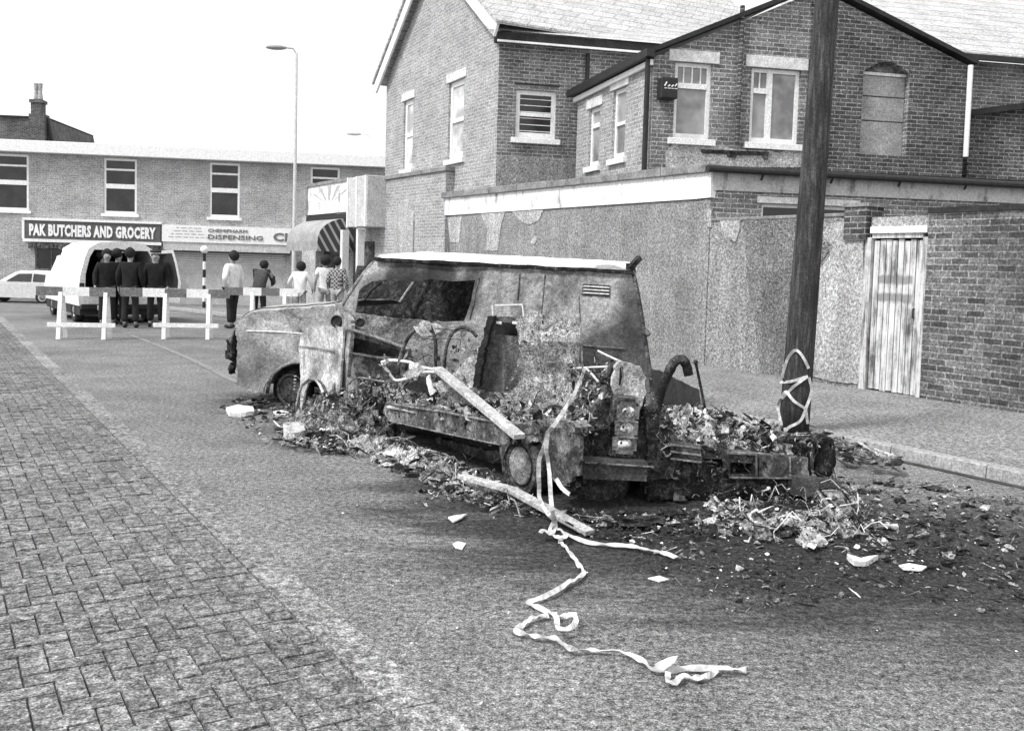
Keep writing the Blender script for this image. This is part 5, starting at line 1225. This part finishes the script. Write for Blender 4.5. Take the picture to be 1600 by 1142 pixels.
# ------------------------------------------------------------ loose things
def plank(pts, w, label, fr=None, name='batten', mat='wood', h=.02):
    m = MB()
    for i in range(len(pts)-1): m.bar(pts[i], pts[i+1], w, h)
    m.v = [tuple(Vector(v)+Vector((.3, .3, 1))*.008*noise.noise(Vector(v)*9)) for v in m.v]
    return tag(m.build(name, M_[mat], bevel=.003), label, 'batten')
plank([HP.w(*HP(684, 576, -.1), -.1), np_(812, 682, -.1)], .085, 'scorched pale batten leaning from the wreck floor over its sill', h=.035)
plank([G(720, 743, .14), G(800, 766, .12)+Vector((0, 0, 0)), G(922, 832, .03)], .075, 'long pale trim strip lying on the road beside the wreck wheel', h=.03)
def sheet(px, z, label, mat='pale', cat='debris', h=.03, name='scrap_sheet', tilt=0.):
    P = [G(x, y, z) for x, y in px]; c = P[0]
    m = MB(); m.slab([(p.x, p.y) for p in P], y0=0, y1=h, fine=.05, fn=lambda u, y, v: Vector((u, v, z+y+.02*noise.noise(Vector((u*7, v*7, 0)))+tilt*(v-c.y))))
    return tag(m.build(name, M_[mat]), label, cat)
sheet([(353, 642), (372, 639), (395, 641), (397, 648), (384, 651), (358, 651)], .01, 'crumpled white sheet on the road in front of the burnt van nose', h=.045)
sheet([(442, 678), (458, 673), (474, 676), (477, 688), (460, 692), (444, 689)], .02, 'rounded pale lump of stuffing on the road left of the debris pile', 'ash', h=.09)
sheet([(427, 645), (440, 643), (452, 645), (450, 650), (430, 651)], .0, 'thin pale scrap on the road between the van nose and the debris pile', h=.02)
sheet([(707, 852), (716, 847), (728, 850), (722, 857), (712, 857)], .008, 'small torn white card lying alone on the road', h=.006, cat='litter', name='torn_card')
sheet([(700, 812), (712, 807), (730, 805), (722, 812), (708, 817)], .008, 'small pale splinter above the torn card on the road', h=.01, cat='litter', name='splinter')
sheet([(1404, 884), (1420, 882), (1448, 888), (1440, 893), (1412, 892)], .008, 'white paper scrap at the right of the sooted road', h=.008, cat='litter', name='paper_scrap')
sheet([(1323, 872), (1345, 878), (1372, 874), (1352, 884), (1334, 886)], .008, 'crumpled white paper right of the fallen debris', h=.03, cat='litter', name='paper_scrap')
sheet([(1266, 848), (1286, 850), (1284, 854), (1268, 853)], .02, 'thin white strip below the burnt stuffing', h=.01, cat='litter', name='paper_scrap')
sheet([(1012, 905), (1030, 900), (1046, 906), (1030, 910)], .004, 'grey flattened scrap on the sooted road below the tape end', 'stone', h=.006, cat='litter', name='paper_scrap')
sheet([(1378, 820), (1402, 822), (1404, 826), (1380, 825)], .01, 'small flat bar on the road at the far right of the debris', 'wood', h=.02, name='flat_bar')
# fallen frame panel leaning at the rear right
FPn = Pl(1270, 6.35, 1352, 6.2)
tag(pane(None, 'fallen_panel', FPn, [(1276, 768), (1300, 766), (1312, 770), (1348, 817), (1322, 819), (1306, 812)], burnt('mottled panel', .05, .35, .7, 7, speck=.3), .03, .1, cr=.006, lean=-.0), 'mottled metal panel leaning against the right end of the wreck', 'panel')
m = MB(); L_ = [(1276, 768), (1300, 766), (1312, 770), (1349, 818), (1322, 820), (1276, 768)]
for i in range(5): m.bar(FPn.w(*FPn(*L_[i]), .09), FPn.w(*FPn(*L_[i+1]), .09), .012, .012)
pn = [o for o in S.objects if o.name == 'fallen_panel'][0]; m.build('panel_rim', M_['char'], pn)
# tape over the wreck and along the road
TPp = lambda x, y, o=-.12: TP.w(*TP(x, y, o), o)
NPp = lambda x, y, o=-.16: SN.w(*SN(x, y, o), o)
up_ = [[CS.w(*CS(914, 575, -.12), -.12), CS.w(*CS(900, 610, -.3), -.3), NPp(872, 655, -.1), NPp(856, 676)],
       [NPp(857, 674), NPp(850, 700), NPp(843, 716), NPp(842, 745), NPp(843, 776), G(852, 796, .12), G(870, 815, .05)],
       [NPp(857, 674), NPp(854, 700), NPp(858, 740), G(862, 790, .2), G(866, 815, .06), G(868, 826, .03)],
       [NPp(868, 748), NPp(878, 762), NPp(890, 772)]]
tape('white tape hanging from the wreck past its rear wheel to the road', up_, .027, 'white warning tape', nrm=(0, -1, .2), twist=.9)
def gp(L, z=.02): return [G(x, y, z+.02*abs(noise.noise(Vector((i*.8, 1, 2))))) for i, (x, y) in enumerate(L)]
knot = [(866, 815), (860, 828), (870, 838), (884, 838), (880, 830), (868, 826), (862, 834), (850, 828), (844, 832)]
run = [(880, 838), (875, 846), (882, 852), (893, 866), (905, 882), (912, 893), (906, 901), (890, 908), (876, 918), (850, 932), (826, 941), (838, 947), (856, 955), (870, 962), (885, 962)]
loop = [(885, 962), (898, 960), (899, 972), (888, 982), (874, 980), (870, 966), (866, 956)]
run2 = [(858, 961), (840, 963), (830, 966), (818, 975), (806, 984), (822, 990), (842, 994), (864, 996), (880, 1006), (897, 1014), (930, 1015), (975, 1019), (1000, 1030), (1022, 1045), (1040, 1047), (1080, 1044), (1130, 1043), (1166, 1046)]
back = [(1120, 1046), (1105, 1056), (1085, 1058), (1068, 1055), (1055, 1065), (1044, 1062), (1044, 1050)]
tape('white warning tape snaking across the road from the knot to the foreground', [gp(run), gp(loop, .04), gp(run2), gp(back)], .027, 'white warning tape', nrm=(.1, -.3, 1), twist=1.5)
tape('short upright flick of white tape in the foreground beside the tape end', [[G(1026, 1045, .02), G(1042, 1036, .05), G(1056, 1030, .08)]], .045, 'white warning tape', nrm=(0, -.6, 1), twist=.3)
tape('knotted bunch of white tape with a tail trailing right over the sooted road', [gp(knot, .05), gp([(882, 833), (915, 846), (945, 850), (985, 853), (1015, 859), (1035, 863), (1056, 871)])], .027, 'white warning tape', nrm=(0, -.4, 1), twist=1.2)
# ------------------------------------------------------------ debris: uncountable shards, ash and wire
def scatter(name, poly, n, s0, s1, mats, wts, lift=.0, label=None, strips=.25, flat=.5, zf=None, wires=0, root=None):
    m = MB(); P = [G(x, y) for x, y in poly]; L = [(p.x, p.y) for p in P]
    xs = [p[0] for p in L]; ys = [p[1] for p in L]; c = 0
    while c < n:
        x = random.uniform(min(xs), max(xs)); y = random.uniform(min(ys), max(ys))
        if not inside((x, y), L): continue
        c += 1; s = s0*(s1/s0)**(random.random()**2.2); k = random.choices(range(len(mats)), wts)[0]
        a = random.uniform(0, 6.28); tx = random.uniform(-1, 1)*flat; ty = random.uniform(-1, 1)*flat
        M = Matrix.Translation((x, y, gz(x, y)+(zf(x, y) if zf else 0)+random.uniform(0, lift)+s*.25*abs(tx))) @ Matrix.Rotation(a, 4, 'Z') @ Matrix.Rotation(tx, 4, 'X') @ Matrix.Rotation(ty, 4, 'Y')
        q = random.randint(4, 7); st = random.random() < strips
        rx = s*(2.2 if st else 1); ry = s*(.18 if st else random.uniform(.4, 1)); th = s*random.uniform(.08, .35)
        pts = [(rx*math.cos(6.283*i/q+random.uniform(-.3, .3))*random.uniform(.6, 1.1), ry*math.sin(6.283*i/q+random.uniform(-.3, .3))*random.uniform(.6, 1.1)) for i in range(q)]
        vs = [M @ Vector((u, v, 0)) for u, v in pts]+[M @ Vector((u*random.uniform(.6, 1), v*random.uniform(.6, 1), th*random.uniform(.4, 1.2))) for u, v in pts]
        m.add(vs, [tuple(range(q-1, -1, -1)), tuple(range(q, 2*q))]+[(i, (i+1) % q, q+(i+1) % q, q+i) for i in range(q)], k)
    for _ in range(wires):
        while True:
            x = random.uniform(min(xs), max(xs)); y = random.uniform(min(ys), max(ys))
            if inside((x, y), L): break
        zz = gz(x, y)+(zf(x, y) if zf else .02); d = Vector((random.uniform(-1, 1), random.uniform(-1, 1), random.uniform(-.1, .5))); l_ = random.uniform(.1, .35)
        m.tube([Vector((x, y, zz))+d*l_*t+Vector((0, 0, .1*math.sin(3.1*t)*random.random())) for t in (0, .33, .66, 1)], random.uniform(.002, .005), 5, random.randrange(len(mats)))
    o = m.build(name, [M_[a] for a in mats], root); o['kind'] = 'stuff'
    if label: tag(o, label, 'debris')
    return o
mats = ['char', 'ashgrey', 'ash', 'pale']
# big pile below the wing
p = G(545, 672); mound('debris_pile', None, p, .62, .38, .36, burnt('matted debris', .012, .09, .5, 13, bias=.0, rough=.95, speck=.9), 8, 110, 0, 'tangled waist-high pile of burnt debris below the torn front wing of the wreck', 'debris pile', 'stuff', rot=R(-20))
def zpile(x, y): d = ((x-p.x)**2/.38+(y-p.y)**2/.16)**.5; return max(0, .4*(1-d))
scatter('debris_shards', [(480, 640), (500, 615), (600, 640), (620, 700), (540, 715), (470, 700)], 700, .012, .09, mats, [5, 4, 2, .6], .05, 'shards and wire sticking out of the debris pile under the wing', zf=zpile, wires=90, flat=1.1)
# windrow of debris along the near side
path = [(450, 690), (520, 697), (575, 705), (630, 722), (690, 745), (740, 770)]
for i, (x, y) in enumerate(path):
    c = G(x, y); mound('debris_pile', None, c, random.uniform(.26, .4), random.uniform(.14, .2), [.05, .08, .15, .15, .12, .14][i], ['ashgrey', 'ashgrey', 'crumple', 'ash', 'ashgrey', 'crumple'][i], 9, 60, 0,
          ['low scatter of grey debris at the left tip of the windrow', 'grey debris between the left tip and the pile', 'pale rolled stuffing just right of the debris pile', 'bright lump of burnt stuffing midway along the wreck sill', 'dark flaked ash between the stuffing lump and the wheel', 'pale ash patch under the trim strip before the rear wheel'][i], 'ash pile', 'stuff', rot=R(-35))
scatter('debris_shards', [(430, 675), (520, 680), (640, 700), (740, 740), (850, 800), (900, 840), (830, 820), (740, 800), (640, 745), (560, 715), (440, 705)], 1500, .008, .07, mats, [6, 5, 1.8, .7], .04, 'shards of ash and metal strewn along the near side of the wreck', zf=lambda x, y: .03, wires=40)
scatter('debris_shards', [(340, 640), (400, 610), (480, 640), (470, 690), (400, 680)], 300, .008, .06, mats, [8, 4, 1, .5], .02, 'charred crumbs under and before the van nose')
# right rear heap
hz = [((1180, 824), .34, .1, .12, 'ash', 'pale burnt stuffing lying below the rear beam'), ((1290, 822), .34, .2, .13, 'crumple', 'fibrous grey heap at the right rear of the wreck'), ((1140, 808), .14, .08, .06, 'ash', 'small white fibrous tuft left of the pale stuffing'), ((1240, 800), .5, .22, .08, 'char', 'charred heap below the lock box of the wreck')]
for (c_, rx, ry, h, mt_, lb) in hz: mound('debris_pile', None, G(*c_), rx, ry, h, mt_, 6, 70, 0, lb, 'ash pile', 'stuff')
scatter('debris_shards', [(1100, 790), (1200, 770), (1360, 780), (1350, 850), (1260, 865), (1120, 840)], 600, .006, .05, mats, [8, 4, 1.4, .4], .1, 'shards of burnt metal and stuffing round the rear of the wreck', zf=lambda x, y: .04, wires=50, flat=.9)
scatter('debris_shards', [(880, 800), (1110, 800), (1120, 850), (1000, 850), (900, 840)], 500, .008, .05, mats, [9, 3, .8, .3], .03, 'charred crumbs under the tail-light post')
scatter('debris_shards', [(1290, 745), (1480, 755), (1680, 800), (1720, 960), (1500, 900), (1300, 860)], 1800, .005, .045, mats, [7, 4, .8, .35], .02, 'dark cinders spread over the road right of the wreck')
scatter('debris_shards', [(940, 840), (1300, 850), (1700, 900), (1680, 990), (1400, 930), (1150, 960), (1000, 885)], 1500, .004, .032, mats, [7, 4, .7, .3], .015, 'fine cinders on the sooted road behind the tape')
scatter('debris_shards', [(1120, 690), (1270, 700), (1330, 740), (1420, 745), (1330, 700), (1180, 665), (1060, 650), (1060, 670)], 900, .01, .11, ['char', 'ashgrey', 'ash', 'wood'], [4, 4, 2, 2], .06, 'splintered pale laths and ash between the wreck and the kerb', strips=.6, zf=lambda x, y: .05)
scatter('debris_shards', [(60, 1100), (700, 1120), (1600, 1120), (1600, 940), (900, 840), (420, 700), (250, 620), (200, 600)], 900, .002, .012, ['pale', 'ashgrey', 'char'], [2, 2, 2], .0, 'grit and tiny litter scattered over the open road', strips=.1)
# shards inside the wreck
sc_ = scatter('ash_litter', [(625, 670), (900, 766), (1000, 740), (1000, 690), (700, 640)], 1000, .012, .09, mats, [4, 4, 3, 1], .12, zf=lambda x, y: .38, wires=60, root=wr, flat=1.)
sc_ = scatter('rear_litter', [(1010, 772), (1230, 778), (1180, 720), (1020, 700)], 900, .012, .08, mats, [4, 4, 3, 1], .12, zf=lambda x, y: .30, wires=40, root=wr, flat=1.)

DEN = .8
# tangle of thin torn metal, wire and flakes hanging on the wreck
def tangle(name, fr, px, o0, o1, n, wires, mats, wts, s=.05, root=None, label=None):
    m = MB(); L = [tuple(fr(x, y)) for x, y in px]; xs = [p[0] for p in L]; ys = [p[1] for p in L]
    def pick():
        while True:
            u = random.uniform(min(xs), max(xs)); v = random.uniform(min(ys), max(ys))
            if inside((u, v), L): return fr.w(u, v, random.uniform(o0, o1))
    for _ in range(int(n*DEN)):
        c = pick(); k = random.choices(range(len(mats)), wts)[0]; r_ = s*.62*(.25+1.5*random.random()**2.5)
        ax = Vector((random.gauss(0, 1), random.gauss(0, 1), random.gauss(0, 1))).normalized(); M = Matrix.Translation(c) @ ax.to_track_quat('Z', 'X').to_matrix().to_4x4()
        nu, nv = 4, 3; a_ = random.uniform(.3, 1); cu_ = random.uniform(-1.2, 1.2); ph = random.random()*9
        def f(u, v):
            x = (u-.5)*2*r_; y = (v-.5)*2*r_*a_; q = noise.noise(Vector((u*2.5, v*2.5, ph)))
            return M @ Vector((x+q*r_*.5, y+q*r_*.4, cu_*(x*x-y*y*.5)/r_+q*r_*.8))
        m.grid(f, nu, nv, k)
    for _ in range(int(wires*.7)):
        p = pick(); d = Vector((random.gauss(0, 1), random.gauss(0, .6), random.gauss(0, .8))).normalized(); P = [p]; l_ = random.uniform(.012, .05)
        for _k in range(random.randint(3, 7)):
            d = (d+Vector((random.gauss(0, .45), random.gauss(0, .45), random.gauss(-.12, .45)))).normalized(); P.append(P[-1]+d*l_)
        m.tube(P, random.uniform(.0015, .004), 5, random.choices(range(len(mats)), wts)[0])
    o = m.build(name, [M_[a] for a in mats], root); o['kind'] = 'stuff'
    so = o.modifiers.new('s', 'SOLIDIFY'); so.thickness = .003
    if label: tag(o, label, 'debris')
TM = ['char', 'steeldark', 'ashgrey', 'ash']
tangle('torn_scraps', SN, [(600, 620), (840, 656), (905, 668), (905, 690), (780, 668), (604, 640)], -.02, .5, 420, 160, TM, [4, 3, 3, 2.2], .055, wr)
tangle('torn_scraps', SN, [(540, 590), (600, 590), (640, 625), (600, 650), (540, 640)], 0, .5, 220, 120, TM, [4, 3, 3, 1.6], .05, wr)
tangle('torn_scraps', SN, [(602, 636), (780, 665), (860, 676), (850, 700), (780, 700), (610, 662)], -.015, .02, 50, 14, TM, [5, 4, 2, .8], .03, wr)
tangle('torn_scraps', SN, [(780, 664), (905, 676), (906, 760), (868, 770), (855, 700), (790, 690)], .0, .25, 90, 30, TM, [6, 4, 1, .4], .045, wr)
tangle('torn_scraps', TP, [(946, 600), (955, 570), (1004, 576), (1014, 640), (1050, 650), (1060, 720), (1012, 722), (1005, 650), (958, 640), (930, 700), (906, 712), (912, 680)], -.0, .12, 240, 50, TM, [6, 4, 1.6, .8], .03, wr)
tangle('torn_scraps', RP, [(1012, 724), (1100, 716), (1262, 745), (1262, 775), (1110, 792), (1012, 785)], -.04, .2, 260, 60, TM, [7, 4, 1.2, .5], .045, wr)
tangle('torn_scraps', RP, [(1040, 690), (1130, 700), (1262, 712), (1262, 745), (1130, 745), (1050, 722)], -.04, .3, 120, 30, TM, [4, 4, 2, 1], .03, wr)
tangle('torn_scraps', RP, [(1030, 655), (1080, 645), (1140, 670), (1260, 700), (1240, 712), (1040, 700)], .1, 1.0, 420, 60, TM, [3, 3, 3, 3.5], .045, wr)
tangle('torn_scraps', RP, [(1238, 705), (1255, 686), (1285, 680), (1303, 695), (1303, 748), (1286, 752), (1284, 700), (1262, 702), (1262, 745)], -.03, .15, 150, 50, TM, [7, 3, 1, .4], .025, wr)
tangle('torn_scraps', CS, [(800, 500), (832, 486), (905, 500), (912, 600), (885, 650), (800, 648), (790, 610)], -.06, .03, 260, 6, ['steeldark', 'ashgrey', 'ash', 'steel'], [1, 3, 2, 4], .02, wr)
tangle('torn_scraps', CS, [(885, 560), (955, 565), (945, 620), (900, 660), (850, 660), (890, 620)], -.2, .6, 160, 70, TM, [3, 3, 2, 2], .04, wr)
tangle('torn_scraps', HP, [(600, 560), (700, 520), (750, 540), (745, 610), (700, 640), (600, 620)], -.1, .4, 120, 70, TM, [4, 4, 2, 1.2], .04, wr)
# limp burnt stuffing hanging over the beam
tangle('charred_shreds', SN, [(470, 640), (500, 615), (600, 615), (606, 680), (560, 700), (480, 690)], -.35, .1, 600, 260, TM, [5, 3, 3, 1.4], .04, None, 'charred shreds and wire matted over the pile below the torn wing')
for (c_, sx, sy, n_, wts_) in (((1190, 825), 1., .25, 340, [2, 2, 3, 5]), ((1295, 822), .55, .35, 320, [3, 3, 4, 3]), ((1140, 806), .3, .18, 120, [1, 2, 3, 6]), ((620, 712), .9, .22, 260, [2, 2, 4, 4]), ((735, 768), .5, .3, 240, [2, 2, 4, 4]), ((500, 690), .6, .25, 200, [3, 3, 4, 2])):
    p = G(*c_); fr_ = Frame((p.x, p.y), 140 if c_[0] < 900 else 85)
    m = MB(); mt_ = ['char', 'steeldark', 'ashgrey', 'ash']
    for _ in range(int(n_*.8)):
        u = random.gauss(0, sx*.33); v = random.gauss(0, sy*.5); h_ = max(0, .1-.1*abs(u/sx)-.1*abs(v/sy))*random.random()
        c = fr_.w(u, h_+.012, v); r_ = .007+.035*random.random()**2.5; ph = random.random()*9; cu_ = random.uniform(-1, 1); ax = Vector((random.gauss(0, .5), random.gauss(0, .5), 1)).normalized()
        M = Matrix.Translation(c) @ ax.to_track_quat('Z', 'X').to_matrix().to_4x4() @ Matrix.Rotation(random.random()*6.28, 4, 'Z')
        def f(a_, b_):
            x = (a_-.5)*2*r_; y = (b_-.5)*1.2*r_; q = noise.noise(Vector((a_*2.5, b_*2.5, ph)))
            return M @ Vector((x+q*r_*.5, y+q*r_*.4, cu_*(x*x-y*y*.5)/r_+q*r_*.9))
        m.grid(f, 4, 3, random.choices(range(4), wts_)[0])
    o = m.build('ash_flakes', [M_[a] for a in mt_]); so = o.modifiers.new('s', 'SOLIDIFY'); so.thickness = .004; o['kind'] = 'stuff'
    tag(o, 'curled flakes of ash and burnt stuffing in drifts round the wreck', 'debris', 'ash drifts')

# charred lumps and crumpled sheets among the finer litter
LC = {}
def lumps(poly, n, s0, s1, mats, wts, zf=0., flat=.45):
    P = [G(x, y) for x, y in poly]; L = [(p.x, p.y) for p in P]; xs = [p[0] for p in L]; ys = [p[1] for p in L]; c = 0; m = MB()
    while c < n:
        x = random.uniform(min(xs), max(xs)); y = random.uniform(min(ys), max(ys))
        if not inside((x, y), L): continue
        c += 1; s = s0*(s1/s0)**(random.random()**1.8)
        m.blob((x, y, zf+s*.25), s*random.uniform(.7, 1.7), s*random.uniform(.5, 1), s*flat*random.uniform(.6, 1.4), random.choices(range(len(mats)), wts)[0], 14, 9, 1.1, Matrix.Rotation(random.random()*6, 3, 'Z'))
    m.v = [tuple(Vector(v)+Vector((1, 1, .7))*.012*noise.fractal(Vector(v)*24, .8, 2, 3)) for v in m.v]
    o = m.build('charred_lumps', [M_[a] for a in mats]); o['kind'] = 'stuff'; tag(o, 'charred lumps and clinker lying round the wreck', 'debris', 'charred lumps')
lumps([(1110, 790), (1200, 775), (1350, 785), (1340, 850), (1250, 860), (1130, 835)], 110, .02, .1, ['char', 'ashgrey', 'ash'], [6, 3, 2])
lumps([(880, 800), (1110, 800), (1120, 835), (900, 830)], 60, .02, .09, ['char', 'ashgrey'], [6, 1])
lumps([(430, 680), (560, 700), (740, 765), (850, 800), (830, 815), (640, 745), (560, 715)], 120, .015, .07, ['char', 'ashgrey', 'ash'], [5, 4, 3])
lumps([(1290, 750), (1480, 760), (1620, 820), (1500, 890), (1300, 850)], 120, .01, .05, ['char', 'ashgrey'], [6, 2])
lumps([(350, 625), (470, 625), (480, 660), (380, 655)], 50, .02, .08, ['char', 'ashgrey'], [6, 1])
